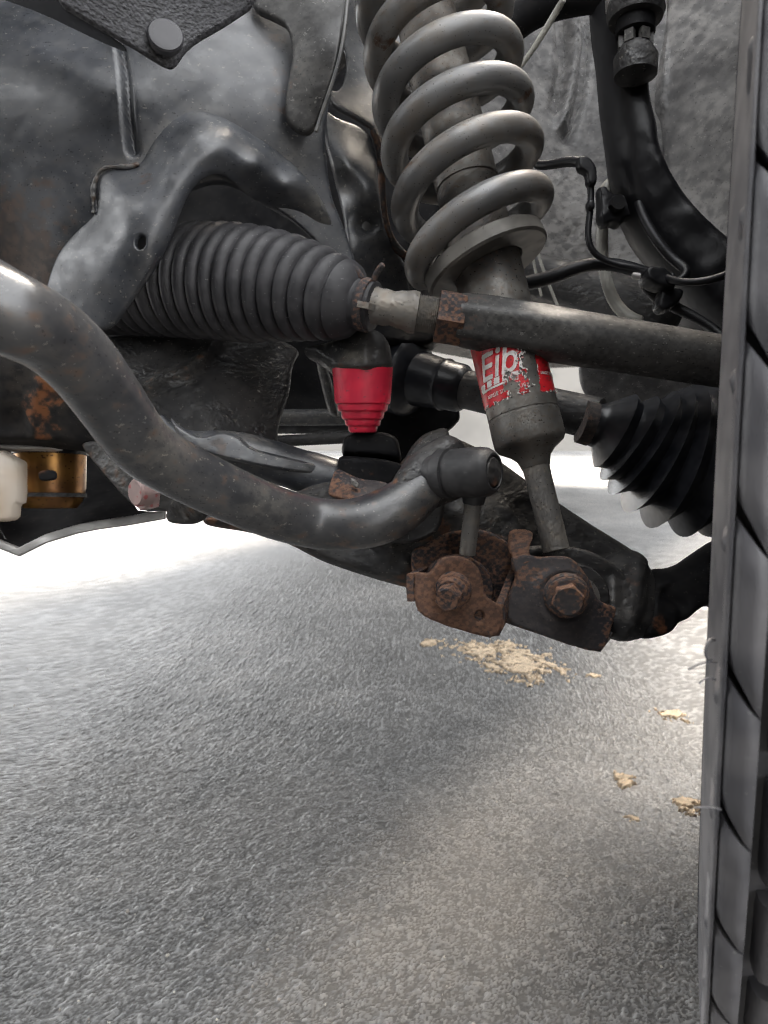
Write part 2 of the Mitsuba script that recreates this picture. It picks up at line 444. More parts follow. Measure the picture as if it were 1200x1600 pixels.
h = h + 0.0025 * (meshkit.fbm(p3 * 9, 3, 9) - 0.5)
far = np.clip((np.hypot(flat[:, 0] * 1.3, flat[:, 1] - 0.3) - 1.4) / 1.0, 0, 1)
h = h * (1 - far)
local_h = local_h * (1 - far) + 0.62 * far
gv = np.c_[flat, h - 0.0016]
nx, ny = len(gxs), len(gys)
gi, gj = np.meshgrid(np.arange(ny - 1), np.arange(nx - 1), indexing="ij")
a0 = (gi * nx + gj).ravel()
gf = np.vstack([np.stack([a0, a0 + 1, a0 + nx + 1], 1), np.stack([a0, a0 + nx + 1, a0 + nx], 1)])
add("ground", trimesh.Trimesh(gv, gf, process=False), "asphalt", smooth=True, rust=lambda v, e: local_h)
labels["ground"] = {"label": "rough worn grey asphalt with coarse aggregate and faint brown stains", "category": "ground", "kind": "structure"}


def sand_blob(px, py, rx, ry, seed, hgt, label):
    """A thin uneven scatter of sand, centred where the photo shows it."""
    c = G(px, py)
    sx = rx * np.linalg.norm(G(px + 1, py) - c)
    sy = ry * np.linalg.norm(G(px, py + 1) - c)
    s = 0.0011 if max(sx, sy) < 0.05 else 0.0016
    xs, ys = np.meshgrid(np.arange(-1.35 * sx, 1.35 * sx, s), np.arange(-1.35 * sy, 1.35 * sy, s))
    q = np.stack([xs.ravel(), ys.ravel()], 1)
    r = np.hypot(q[:, 0] / sx, q[:, 1] / sy)
    q3 = np.c_[q + c[:2], np.zeros(len(q))]
    f = 0.86 - r + 2.3 * (meshkit.fbm(q3 * 95, 4, seed) - 0.5) + 1.0 * (meshkit.fbm(q3 * 28, 2, seed + 40) - 0.5) + 0.9 * (meshkit.noise(q3 * 420, seed + 3) - 0.5)
    z = np.where(f > 0.10, 0.0006 + 0.6 * hgt * np.clip(f, 0, 1) ** 0.8 + 0.0011 * (meshkit.fbm(q3 * 420, 2, seed) - 0.35), -0.003)
    n = xs.shape[1]
    i, j = np.meshgrid(np.arange(xs.shape[0] - 1), np.arange(n - 1), indexing="ij")
    k = (i * n + j).ravel()
    fc = np.vstack([np.stack([k, k + 1, k + n + 1], 1), np.stack([k, k + n + 1, k + n], 1)])
    fc = fc[(z[fc] > 0).any(1)]
    m = trimesh.Trimesh(np.c_[q + c[:2], z], fc, process=False)
    m.remove_unreferenced_vertices()
    t = thing("sand_patch", label, "sand", "patches of tan sand on the asphalt")
    add(t, m, "sand", own=True)


sand_blob(757, 1016, 52, 15, 3, 0.0015, "pale tan sand patch nearest below the rusty link bracket")
sand_blob(818, 1036, 52, 24, 7, 0.0015, "large ragged tan sand patch under the shock mount bracket")
sand_blob(771, 1042, 15, 7, 11, 0.0015, "small round tan sand patch just below the big ragged one")
sand_blob(673, 1003, 13, 5, 13, 0.0015, "small lone tan sand patch left of the big ragged one")
sand_blob(977, 1220, 19, 12, 17, 0.0020, "bright lump of tan sand a little left of the tyre")
sand_blob(1072, 1254, 26, 13, 19, 0.0017, "tan sand lump touching the edge of the tyre")
sand_blob(1055, 1118, 28, 10, 23, 0.0009, "faint tan sand smear in the bright ground beside the tyre")
sand_blob(990, 1281, 12, 7, 29, 0.0008, "tiny faint tan sand spot below the bright lump")
sand_blob(925, 1054, 11, 4, 31, 0.0009, "tiny tan sand spot right of the big ragged one")

# loose grit
rng = np.random.default_rng(9)
grit = []
ico = trimesh.creation.icosphere(subdivisions=1)
for _ in range(200):
    y = 0.42 + 1.5 * rng.random() ** 1.6
    x = rng.uniform(-0.5, 0.45) * y * 1.1
    m = ico.copy()
    m.vertices = m.vertices * (1 + 0.25 * rng.standard_normal((len(m.vertices), 1)).clip(-1, 1)) * rng.uniform(0.0005, 0.0012) * rng.uniform(0.6, 1.3, 3)
    m.apply_translation([x, y, 0.0017])
    grit.append(m)
add("loose_grit", join(*grit), "stone", smooth=False)
labels["loose_grit"] = {"label": "loose pale grit scattered over the asphalt", "category": "grit", "kind": "stuff"}

# ------------------------------------------------------------------ what lies around: body of the vehicle above, wall far behind
r_ax, q_ax = np.array([0.5, 0.866, 0]), np.array([-0.866, 0.5, 0])
W0 = np.array([0.21, 0.55, 0])


def body_box(r0, r1, q0, q1, z0, z1):
    m = trimesh.creation.box(bounds=[[r0, q0, z0], [r1, q1, z1]])
    T = np.eye(4)
    T[:3, 0], T[:3, 1], T[:3, 3] = r_ax, q_ax, W0
    m.apply_transform(T)
    return m


t = thing("vehicle_body", "dark underside of the pickup body above and behind the suspension", "vehicle body")
add("engine_bay", body_box(-0.60, 1.15, 0.16, 1.62, 0.90, 1.15), "dark_steel", 20, parent=t)
add("floor_pan", body_box(1.16, 4.3, 0.24, 1.62, 0.74, 0.95), "dark_steel", 20, parent=t)

add("bumper_corner", body_box(-1.20, -0.76, -0.36, 0.62, 0.18, 0.90), "dark_steel", 20, parent=t)
add("bumper_valance", body_box(-1.19, -0.90, 0.623, 1.60, 0.20, 0.52), "dark_steel", 20, parent=t)

t = thing("far_wall", "pale beige rendered wall far behind the vehicle", "wall")
m = trimesh.creation.box(bounds=[[-1.5, 10.0, -0.1], [14, 10.3, 4.0]])
add("face", m, "wall_render", False, parent=t)
m = trimesh.creation.box(bounds=[[-1.5, 9.96, -0.1], [14, 9.998, 0.35]])
add("plinth", m, "wall_render", False, parent=t)

# ------------------------------------------------------------------ inner wing liner
t = thing("wheel_arch_liner", "dust caked grey wheel arch liner behind the spring and knuckle", "liner")
ribs = [([(890, -40), (900, 60), (893, 140), (880, 200)], 0.012, 9), ([(905, -40), (915, 70), (905, 150), (885, 215)], -0.010, 8), ([(875, -20), (880, 100), (868, 170)], -0.010, 8)]
liner = slab([(770, -120), (1040, -120), (1046, 100), (1038, 150), (1040, 330), (1075, 400), (1160, 480), (1160, 520), (940, 520), (880, 440), (800, 440), (740, 420), (740, -120)],
             [(780, -100, 0.56), (780, 420, 0.57), (900, -100, 0.62), (900, 200, 0.635), (900, 430, 0.62), (1030, -100, 0.62), (1030, 200, 0.64), (1100, 460, 0.60), (1000, 500, 0.60), (960, 340, 0.62)],
             0.006, 5, 8, ridges=ribs, lump=0.004, lump_f=28)
add("inner_sheet", liner, "liner", parent=t, dust=lambda v, e: 0.75 * np.exp(-((v[:, 2] - 0.50) / 0.06) ** 2) + 0.9 * np.clip(meshkit.fbm(v * 20, 3, 6) - 0.38, 0, 1) + near(P([1090, 1120, 1040, 960, 880, 900, 985], [470, 490, 500, 470, 330, 300, 380], [0.60] * 7), 0.034, 1.0)(v, e), rust=0.0)
outer = slab([(1030, -120), (1250, -120), (1250, 480), (1130, 480), (1085, 360), (1042, 260), (1036, 190), (1024, 165), (1028, 120), (1046, 20), (1050, -60)],
             [(1040, -100, 0.56), (1040, 200, 0.55), (1060, 300, 0.545), (1200, -100, 0.50), (1200, 300, 0.47), (1150, 470, 0.50)], 0.006, 7, 8, lump=0.005, lump_f=30,
             ridges=[([(1036, -60), (1034, 60), (1030, 170)], 0.006, 8)])
add("outer_sheet", outer, "liner", parent=t, dust=lambda v, e: 1.6 * np.clip(meshkit.fbm(v * 22, 3, 4) - 0.42, 0, 1) + 0.1 + 0.9 * np.exp(-((v[:, 2] - 0.525) / 0.03) ** 2) * meshkit.fbm(v * 60, 3, 14) * 1.6)
ang = np.radians(np.linspace(88, 160, 40))
arc = W0 + np.array([0.06, 0, 0.40]) + 0.50 * (np.cos(ang)[:, None] * -r_ax + np.sin(ang)[:, None] * np.array([0, 0, 1.0]))
vs, fs = [], []
for q, k in ((-0.16, 1.0), (0.14, 1.0), (0.14, 1.012), (-0.16, 1.012)):
    c0 = W0 + np.array([0.06, 0, 0.40])
    vs.append(c0 + (arc - c0) * k + q_ax * q)
for k in range(4):
    for i in range(39):
        a, b = k * 40 + i, ((k + 1) % 4) * 40 + i
        fs += [[a, b, b + 1], [a, b + 1, a + 1]]
top_m = trimesh.Trimesh(np.vstack(vs), fs, process=False)
trimesh.repair.fix_normals(top_m)
add("arch_top", top_m, "liner", 30, parent=t, dust=0.1)
flap = slab([(905, 545), (1180, 560), (1180, 640), (1000, 640), (930, 640), (906, 600)], [(905, 560, 0.66), (1180, 560, 0.62), (1000, 640, 0.66)], 0.006, 4, 8, lump=0.003, lump_f=60)
add("lower_flap", flap, "liner", parent=t, dust=0.0, label="blue grey speckled lower flap of the liner")

# ------------------------------------------------------------------ frame parts at the back
t = thing("engine_subframe", "black greasy subframe and engine parts in the dark behind the rack boot", "subframe")
add("engine_side", slab([(-160, 200), (460, 200), (660, -140), (800, -140), (800, 180), (720, 430), (640, 520), (620, 640), (560, 668), (300, 668), (-160, 660)],
                        [(-100, 300, 0.66), (300, 300, 0.66), (300, 640, 0.68), (620, 300, 0.60), (700, -100, 0.62), (-100, 640, 0.68), (560, 640, 0.66)], 0.10, 30, 20, lump=0.02, lump_f=16), "dark_steel", parent=t)
add("guard_plate", slab([(140, 520), (300, 525), (420, 520), (470, 545), (455, 570), (452, 610), (440, 645), (432, 670), (433, 735), (340, 730), (250, 690), (160, 620)],
                        [(150, 530, 0.47), (300, 540, 0.45), (300, 640, 0.43), (440, 560, 0.468), (435, 700, 0.452), (250, 600, 0.436)], 0.008, 7, 7, lump=0.0006, lump_f=40,
                        ridges=[([(215, 615), (260, 590), (300, 575), (330, 548), (345, 520)], 0.008, 10)]), "cast_black", parent=t,
    rust=near(P([240, 285, 318, 338], [600, 580, 560, 535], [0.435] * 4), 0.007, 0.6), dust=near(P([240, 285, 318, 338], [600, 580, 560, 535], [0.435] * 4), 0.006, 0.4))
add("crossmember_low", slab([(-120, 520), (60, 560), (160, 640), (240, 700), (235, 712), (150, 706), (60, 694), (-120, 694)],
                            [(-100, 550, 0.42), (100, 600, 0.41), (200, 700, 0.42), (-100, 690, 0.43), (50, 690, 0.42)], 0.05, 14, 8, lump=0.006, lump_f=45,
                            ridges=[([(60, 690), (55, 650), (70, 600)], 0.004, 14)]), "dark_steel", parent=t,
    rust=near(P([48, 62, 55, 75], [640, 655, 680, 610], [0.41] * 4), 0.010, 0.65), dust=near(P([48, 55, 60, 30], [650, 680, 620, 600], [0.41] * 4), 0.02, 0.35))
add("rear_tube", ptube([(430, 652, 0.62), (500, 652, 0.62), (600, 648, 0.62)], 13, m=16, n=20), "chassis", parent=t, dust=0.3)
add("rear_tube", ptube([(420, 690, 0.66), (500, 686, 0.66), (620, 680, 0.66)], 9, m=16, n=16), "cast_black", parent=t)
add("drop_bracket", slab([(490, 555), (508, 560), (530, 640), (528, 652), (512, 645), (503, 610)], 0.56, 0.02, 5, 6), "cast_black", parent=t, dust=0.2)
add("side_plate", slab([(580, 590), (700, 606), (724, 650), (704, 672), (670, 690), (640, 740), (560, 720)], 0.52, 0.01, 5, 7), "dark_steel", parent=t)

t = thing("spring_tower", "blue grey spring tower panel just left of the coil spring", "spring tower")
add("upper_plate", slab([(480, -80), (600, -80), (640, 40), (640, 230), (596, 240), (588, 205), (560, 186), (510, 158), (500, 100)],
                        [(500, -60, 0.45), (600, -60, 0.47), (520, 150, 0.445), (590, 200, 0.455), (620, 60, 0.49)], 0.006, 5, 6,
                        holes=[circle(526, 104, 14, 24, 36, 0.1)]), "chassis", parent=t, dust=0.1, rust=near(P([590, 575, 555], [205, 192, 182], [0.45] * 3), 0.006, 0.7))
add("lower_plate", slab([(505, 165), (528, 182), (560, 193), (578, 206), (588, 232), (592, 300), (602, 362), (640, 420), (640, 470), (560, 450), (545, 400), (535, 330), (520, 270), (505, 210)],
                        [(510, 180, 0.440), (585, 230, 0.452), (540, 260, 0.432), (570, 300, 0.437), (595, 360, 0.452), (555, 390, 0.446), (525, 300, 0.450), (620, 440, 0.48)], 0.008, 6, 6,
                        bumps=[(572, 345, 16, -0.010)]), "chassis", parent=t, dust=0.12, rust=near(P([592, 598], [300, 350], [0.45] * 2), 0.004, 0.5))
add("seam_flange", ptube([(584, 205, 0.452), (594, 240, 0.452), (597, 300, 0.455), (606, 360, 0.46), (640, 405, 0.47)], 6, m=30, n=10, wob=0.0006), "cast_black", parent=t, rust=0.55)
add("rail_side", slab([(540, 380), (600, 372), (650, 420), (700, 470), (690, 540), (620, 540), (540, 520)], [(550, 400, 0.49), (690, 480, 0.50), (600, 530, 0.47)], 0.03, 10, 9, lump=0.004, lump_f=40), "dark_steel", parent=t)

# ------------------------------------------------------------------ front crossmember, upper left
t = thing("front_crossmember", "large dirty grey frame crossmember with an arched opening at upper left", "crossmember")
groove = [(186, 60), (194, 110), (199, 180), (206, 235)]
seam = [(145, 332), (147, 290), (158, 266), (185, 260), (215, 256), (236, 222), (262, 190), (300, 168), (345, 178), (400, 210), (450, 245)]
seamP = P([p[0] for p in seam], [p[1] for p in seam], [0.362] * len(seam))
face_ctrl = [(0, -100, 0.416), (0, 105, 0.372), (0, 330, 0.385), (0, 450, 0.412), (100, 400, 0.381), (300, -100, 0.404), (300, 100, 0.368), (300, 300, 0.384), (540, -100, 0.42), (520, 100, 0.396), (540, 390, 0.42), (430, 300, 0.400),
             (-140, 110, 0.380), (-140, 450, 0.405)]
fd = depth_field(face_ctrl)(np.array(seam, float))
face = slab([(-140, -140), (470, -140), (540, -40), (528, 90), (505, 200), (515, 300), (540, 360), (560, 420), (530, 420), (470, 352), (400, 305), (340, 280), (280, 300), (230, 400), (160, 500), (40, 470), (-140, 460)],
            face_ctrl,
            0.005, 4, 6, ridges=[(groove, -0.0055, 7), ([(176, 60), (184, 110), (190, 180), (198, 240)], 0.0012, 7)], lump=0.0004, lump_f=60)
# rust and mud sit low on the left, along the groove and the weld
mud = P([10, 40, 80, 110, 60, 20, 90], [330, 350, 370, 345, 410, 400, 430], [0.40] * 7)
grooveP = P([g[0] for g in groove], [g[1] for g in groove], [0.375] * 4)
add("face_panel", face, "chassis", parent=t,
    rust=lambda v, e: near(mud, 0.028, 1.0)(v, e) + near(grooveP, 0.0035, 0.95)(v, e) + near(P([430, 445, 440, 520, 535, 550], [60, 120, 160, 300, 350, 390], [0.385] * 3 + [0.41] * 3), 0.010, 0.35)(v, e),
    dust=lambda v, e: near(mud, 0.028, 0.12)(v, e) + near(seamP, 0.007, 0.5)(v, e) + near(P([455, 470, 500, 520, 540], [260, 290, 330, 360, 400], [0.395] * 5), 0.010, 0.45)(v, e))
arch = slab([(144, 330), (146, 288), (158, 264), (188, 259), (216, 256), (236, 222), (262, 190), (300, 168), (345, 178), (400, 210), (450, 245), (492, 290), (520, 345), (538, 400), (520, 420), (500, 384), (468, 352), (430, 328),
             (385, 303), (350, 270), (330, 266), (308, 278), (290, 302), (277, 335), (265, 368), (244, 412), (205, 466), (172, 515), (120, 512), (60, 485), (84, 400), (125, 350)],
            [(x, y, z + 0.0012) for (x, y), z in zip(seam, fd)] + [(90, 420, 0.380), (60, 480, 0.390), (118, 400, 0.371), (190, 300, 0.359), (200, 340, 0.354), (222, 380, 0.3535), (200, 450, 0.3620), (150, 400, 0.3635), (172, 512, 0.3735), (130, 470, 0.3745),
             (262, 360, 0.3575), (262, 235, 0.359), (262, 280, 0.354), (300, 205, 0.358), (300, 235, 0.355), (310, 275, 0.359), (345, 215, 0.361), (345, 240, 0.360), (350, 268, 0.368), (400, 255, 0.372), (400, 300, 0.392), (450, 290, 0.388), (455, 340, 0.412), (500, 340, 0.410), (515, 400, 0.425)],
            0.005, 5, 5, holes=[circle(219, 377, 7.5, 20, 11, 0.15)], lump=0.0006, lump_f=70)
add("arch_panel", arch, "chassis", parent=t, rust=near(P([158, 230, 222, 520], [268, 275, 262, 370], [0.36] * 3 + [0.41]), 0.005, 0.6),
    dust=lambda v, e: near(seamP, 0.0035, 0.45)(v, e) + near(P([500, 520, 530], [330, 370, 400], [0.41] * 3), 0.014, 0.5)(v, e))
add("weld_bead", ptube([(x, y, z - 0.0008) for (x, y), z in zip(seam[:5], fd)], 3.2, m=70, n=10, wob=0.0012, wf=260), "chassis", parent=t, dust=0.55, rust=0.4)
gus = slab([(385, -60), (392, 12), (430, 28), (450, 40), (458, 80), (450, 120), (444, 160), (446, 188), (462, 203), (480, 208), (492, 198), (505, 165), (528, 95), (540, 20), (545, -60)],
           [(395, 0, 0.380), (450, 60, 0.376), (450, 180, 0.379), (480, 205, 0.381), (500, 60, 0.368), (535, 0, 0.370), (535, -50, 0.370), (400, -50, 0.380)], 0.006, 6, 5, lump=0.0008, lump_f=60)
add("gusset_plate", gus, "rod_paint", parent=t, dust=near(P([455, 462, 452], [60, 100, 150], [0.369] * 3), 0.006, 0.55, base=0.05), rust=near(P([452, 450, 446], [110, 140, 170], [0.369] * 3), 0.008, 0.45))
add("gusset_lip", ptube([(548, -60, 0.366), (541, 20, 0.366), (529, 96, 0.368), (506, 168, 0.374), (494, 205, 0.376)], 3.2, m=30, n=8), "chassis", parent=t, dust=0.3)

# ------------------------------------------------------------------ splash shield with push clip
t = thing("splash_shield", "grained black plastic shield corner hanging into the top left", "splash shield")
add("sheet", slab([(60, -90), (84, 0), (140, 34), (200, 68), (250, 99), (264, 104), (274, 97), (286, 78), (304, 62), (350, 36), (398, 4), (430, -90)],
                  [(84, 0, 0.300), (264, 104, 0.322), (398, 0, 0.335), (200, -80, 0.300), (420, -80, 0.325)], 0.004, 4, 6, corner=1), "plastic_black", parent=t)
add("flange", slab([(-80, -90), (60, -88), (84, 2), (190, 64), (198, 78), (150, 58), (60, 14), (-20, -14), (-80, -30)],
                   [(-40, -60, 0.33), (84, 0, 0.318), (190, 66, 0.335), (0, -20, 0.345)], 0.004, 3, 6, corner=1), "hose_black", parent=t)
c = P(259, 52, 0.3135)
nrm = unit(-fwd + 0.35 * right + 0.1 * up)
add("push_clip", lathe(c + nrm * 0.0, nrm, [(-0.004, 0.0001), (-0.004, 0.0074), (-0.0012, 0.0076), (-0.0004, 0.0070), (-0.0001, 0.005), (-0.0002, 0.0002)], 36), "clip_plastic", 40, parent=t)

# ------------------------------------------------------------------ steering rack boot
t = thing("steering_rack_boot", "ribbed dark grey rubber bellows boot coming out of the frame arch", "rubber boot")
bc = np.array([(100, 440, 0.458), (200, 438, 0.440), (300, 439, 0.421), (400, 445, 0.403), (480, 456, 0.389), (545, 471, 0.3775), (600, 481, 0.371)])
bC, bT = spline(P(bc[:, 0], bc[:, 1], bc[:, 2]), 600)
bS = np.r_[0, np.cumsum(np.linalg.norm(np.diff(bC, axis=0), axis=1))]
L = bS[-1]
n_rib = 22
s_end = float(np.interp(535, 600 + F_PX * (bC - cam)[:, 0] / ((bC - cam) @ fwd), bS))
prof = []
rng = np.random.default_rng(3)
jit = np.cumsum(np.r_[0, 1 + 0.06 * rng.standard_normal(n_rib)])
jit = jit / jit[-1]
for k in range(n_rib):
    for j in range(12):
        u = jit[k] + (jit[k + 1] - jit[k]) * j / 12
        base = 0.0322 if u < 0.62 else 0.0322 - 0.0112 * ((u - 0.62) / 0.38) ** 1.7
        prof.append((u * s_end, base - 0.0046 * (1 - math.sin(math.pi * j / 12) ** 0.55)))
tail = [(s_end + 0.001, 0.0205), (s_end + 0.005, 0.0188), (s_end + 0.0085, 0.0150), (s_end + 0.0095, 0.0128), (s_end + 0.0110, 0.0125), (s_end + 0.0120, 0.0131), (s_end + 0.0125, 0.0125), (s_end + 0.0185, 0.0123), (s_end + 0.0190, 0.0110), (s_end + 0.0190, 0.0080)]
pr = np.array(prof + tail)
on_c = np.stack([np.interp(pr[:, 0], bS, bC[:, k]) for k in range(3)], 1)
on_t = np.stack([np.interp(pr[:, 0], bS, bT[:, k]) for k in range(3)], 1)
add("bellows", rings(on_c, on_t, pr[:, 1], 72), "boot_rubber", 50, parent=t)
cl = s_end + 0.0145
cc = np.array([np.interp(cl, bS, bC[:, k]) for k in range(3)])
ax = unit(np.array([np.interp(cl, bS, bT[:, k]) for k in range(3)]))
add("clamp_band", lathe(cc - ax * 0.0022, ax, [(0, 0.0120), (0, 0.0134), (0.0044, 0.0134), (0.0044, 0.0120)], 48), "rusty_bracket", 30, parent=t, rust=0.35)
for k, (ang, ln) in enumerate(((0.55, 0.0085), (0.15, 0.0065))):
    d = unit(up * math.cos(ang) - fwd * 0.4 + ax * (0.45 if k == 0 else -0.75))
    st = cc + unit(up - fwd * 0.45) * 0.0128 + ax * (0.004 if k == 0 else -0.003)
    add("clamp_ear", tube([st, st + d * ln * 0.6, st + d * ln + ax * (0.001 if k == 0 else -0.003)], 0.0015, m=12, n=10), "rusty_bracket", parent=f"{t}__clamp_band", rust=0.4)
b0 = cc - fwd * 0.0130 - up * 0.004
add("clamp_buckle", trimesh.creation.box([0.0062, 0.003, 0.0085], transform=np.block([[np.stack([ax, *frame(ax)[:2]], 1)[:, [0, 2, 1]], b0[:, None]], [np.zeros((1, 3)), np.ones((1, 1))]])), "dull_steel", False, parent=f"{t}__clamp_band", rust=0.2)

# ------------------------------------------------------------------ tie rod
t = thing("tie_rod", "scuffed steel tie rod with rusty jam nut running to the wheel", "tie rod")
B0, B1 = P(575, 476, 0.374), P(1165, 571, 0.374)
bx = unit(B1 - B0)
on = lambda px: (px - 575) / (1165 - 575) * np.linalg.norm(B1 - B0)
shaft = [(0, 0.0098)] + [(s, 0.0105 - 0.0018 * math.sin(math.pi * min(1, s / on(640))) * (s < on(640)) + 0.0003 * math.sin(s * 900)) for s in np.linspace(0.001, on(652), 14)]
add("inner_rod", lathe(B0, bx, shaft, 40, wob=0.0003, wf=260), "dull_steel", 40, parent=t, dust=0.25, rust=0.12)
thr = []
for k in range(15):
    s = on(646) + k * (on(692) - on(646)) / 15
    thr += [(s, 0.0086), (s + 0.0005, 0.0094), (s + 0.0010, 0.0086)]
add("thread", lathe(B0, bx, thr, 40), "dull_steel", 25, parent=t, dust=0.2, rust=0.2)
nut = hexagon(B0 + bx * on(683), bx, 0.0142, on(725) - on(683), 0.06)
add("jam_nut", nut, "rusty_bracket", 25, parent=t, rust=lambda v, e: 0.52 + 0 * e)
# the sleeve: flats worn into a round bar
sl = []
for s, r in ((on(715), 0.0128), (on(726), 0.0136), (on(760), 0.0142), (on(850), 0.0142), (on(900), 0.0138), (on(1000), 0.0136), (on(1165), 0.0130)):
    sl.append((s, r))
ss = np.array(sl)
s2 = np.linspace(ss[0, 0], ss[-1, 0], 50)
slv = rings(B0 + s2[:, None] * bx, np.repeat(bx[None], 50, 0), np.interp(s2, ss[:, 0], ss[:, 1]), 64)
vv = slv.vertices.copy()
rel = vv - B0
axi = rel @ bx
rad = rel - axi[:, None] * bx
fa, fb, _ = frame(bx)
ang = np.arctan2(rad @ fb, rad @ fa)
flatk = np.clip((on(900) - axi) / 0.02, 0, 1)
sq = np.minimum(1.0, 0.915 / np.maximum(np.abs(np.cos(((ang + 0.35) % (np.pi / 3)) - np.pi / 6)), 1e-3))
k = 1 - flatk * (1 - sq)
vv = B0 + axi[:, None] * bx + rad * k[:, None]
slv = trimesh.Trimesh(vv, slv.faces, process=False)
add("sleeve", slv, "rod_paint", 30, parent=t, dust=near(B0 + np.linspace(on(760), on(900), 12)[:, None] * bx - fwd * 0.0125 + up * 0.001, 0.005, 0.40, base=0.08),
    rust=near(B0[None] + bx * on(735), 0.016, 0.55))

# ------------------------------------------------------------------ sway bar
t = thing("sway_bar", "thick bent black sway bar sweeping across the lower left", "sway bar")
ctr = np.array([(-620, 330, 66), (-380, 362, 66), (-220, 400, 66), (-150, 425, 66), (-60, 450, 67), (0, 482, 67), (60, 512, 63), (112, 552, 59), (155, 604, 55), (190, 654, 52), (226, 699, 49), (275, 731, 46.5), (350, 768, 44), (430, 801, 41.5), (500, 818, 40), (560, 818, 40.5), (600, 806, 42), (628, 790, 41), (655, 770, 36), (680, 752, 28)], float)
RHO = 0.0122
dep = RHO * F_PX / ctr[:, 2]
dep[15:] = [0.350, 0.352, 0.354, 0.356, 0.358]
rad_m = ctr[:, 2] * dep / F_PX
bar = tube(P(ctr[:, 0], ctr[:, 1], dep), rad_m, m=180, n=56, wob=0.0002, wf=60)
add("bar", bar, "bar_black", parent=t, dust=near(P([255, 280, 240, 300, 420, 640, 690], [700, 735, 690, 740, 790, 800, 770], [0.28] * 4 + [0.32, 0.34, 0.345]), 0.012, 0.30),
    rust=near(P([592, 640, 660, 540], [772, 800, 790, 850], [0.345, 0.345, 0.345, 0.34]), 0.006, 0.30, base=0.24))
add("paddle_end", slab([(548, 784), (585, 778), (606, 762), (620, 738), (634, 716), (660, 697), (698, 674), (724, 684), (736, 712), (738, 748), (728, 776), (696, 788), (664, 803), (644, 818), (612, 838), (576, 853), (540, 856), (530, 820)],
                        [(540, 820, 0.339), (576, 815, 0.3395), (600, 800, 0.341), (640, 765, 0.3455), (700, 700, 0.352), (700, 760, 0.352), (640, 720, 0.349), (730, 730, 0.354)], 0.018, 26, 6, lump=0.0006, lump_f=70), "cast_black", parent=t,
    rust=near(P([612, 622, 632, 605, 660, 645], [748, 733, 716, 762, 800, 815], [0.348] * 4 + [0.35] * 2), 0.0045, 0.6), dust=near(P([560, 590, 640], [830, 820, 790], [0.34] * 3), 0.012, 0.25))
# a darker scuff of bare primer on the bar is dirt of its own
# ------------------------------------------------------------------ sway bar link
t = thing("sway_bar_link", "short black sway bar link with round rubber joint above the rusty bracket", "sway bar link")
J0, J1 = P(668, 741, 0.358), P(773, 737, 0.337)
jx = unit(J1 - J0)
JL = np.linalg.norm(J1 - J0)
rj = 0.0118
add("joint_housing", lathe(J0, jx, [(0, 0.006), (0.001, 0.0095), (JL * 0.16, 0.0102), (JL * 0.20, rj * 0.99), (JL * 0.30, rj * 1.02), (JL * 0.35, rj * 1.02), (JL * 0.365, rj * 0.90), (JL * 0.39, rj * 0.90), (JL * 0.41, rj * 0.98),
                                    (JL * 0.80, rj), (JL * 0.90, rj * 0.96), (JL * 0.96, rj * 0.86), (JL, rj * 0.74), (JL * 1.0, rj * 0.66), (JL * 0.965, rj * 0.62), (JL * 0.965, 0.0002)], 56), "rubber", 38, parent=t)
add("end_cap", lathe(J0 + jx * (JL * 0.966), jx, [(0, 0.0001), (0.0004, 0.0070), (0.0012, 0.0063), (0.0018, 0.0002)], 40), "cast_black", 40, parent=f"{t}__joint_housing", rust=near([P(768, 755, 0.337)], 0.005, 0.9))
S0, S1 = P(741, 772, 0.350), P(730, 866, 0.354)
sx = unit(S1 - S0)
SL = np.linalg.norm(S1 - S0)
add("stem", lathe(S0, sx, [(0, 0.0046), (SL * 0.15, 0.0046), (SL * 0.17, 0.0042), (SL, 0.0039)], 32), "dull_steel", 30, parent=t, dust=0.0, rust=0.1)
add("stem_collar", lathe(S0, sx, [(-0.002, 0.0064), (SL * 0.04, 0.0058), (SL * 0.16, 0.0050), (SL * 0.17, 0.0043)], 32), "rubber", 30, parent=t)
E0 = P(716, 925, 0.362)
add("lower_eye", lathe(E0 + fwd * 0.022, -fwd, [(0, 0.004), (0, 0.0170), (0.003, 0.0180), (0.019, 0.0180), (0.022, 0.0168), (0.022, 0.004)], 40), "rusty_bracket", 30, parent=t, rust=0.5)

# ------------------------------------------------------------------ lower control arm
t = thing("lower_control_arm", "heavy rusty black lower control arm reaching to the wheel", "control arm")
body = slab([(304, 814), (322, 796), (400, 790), (520, 740), (592, 752), (640, 705), (690, 668), (742, 690), (782, 712), (850, 762), (930, 816), (1006, 862), (1026, 886), (1030, 930), (1018, 968), (985, 1003), (930, 1000), (860, 985),
             (780, 950), (650, 928), (560, 902), (500, 882), (440, 850), (380, 834), (312, 824)],
            [(310, 815, 0.360), (440, 830, 0.380), (560, 860, 0.392), (640, 900, 0.385), (640, 720, 0.400), (700, 690, 0.405), (780, 720, 0.412), (720, 800, 0.392), (800, 850, 0.395), (930, 830, 0.412), (1000, 900, 0.408), (960, 985, 0.402), (800, 960, 0.395), (600, 760, 0.405)],
            0.045, 20, 7, lump=0.004, lump_f=75, bumps=[(600, 880, 40, 0.004)])
add("arm_body", body, "cast_black", parent=t,
    rust=near(P([312, 330, 360, 420, 640, 660, 690, 760, 780, 800, 650, 700, 620], [815, 812, 822, 840, 905, 840, 820, 840, 860, 900, 700, 672, 720], [0.36, 0.36, 0.37, 0.38] + [0.39] * 9), 0.011, 0.55, edge=0.25),
    dust=near(P([690, 740, 760, 640], [820, 820, 800, 850], [0.385] * 4), 0.012, 0.35))
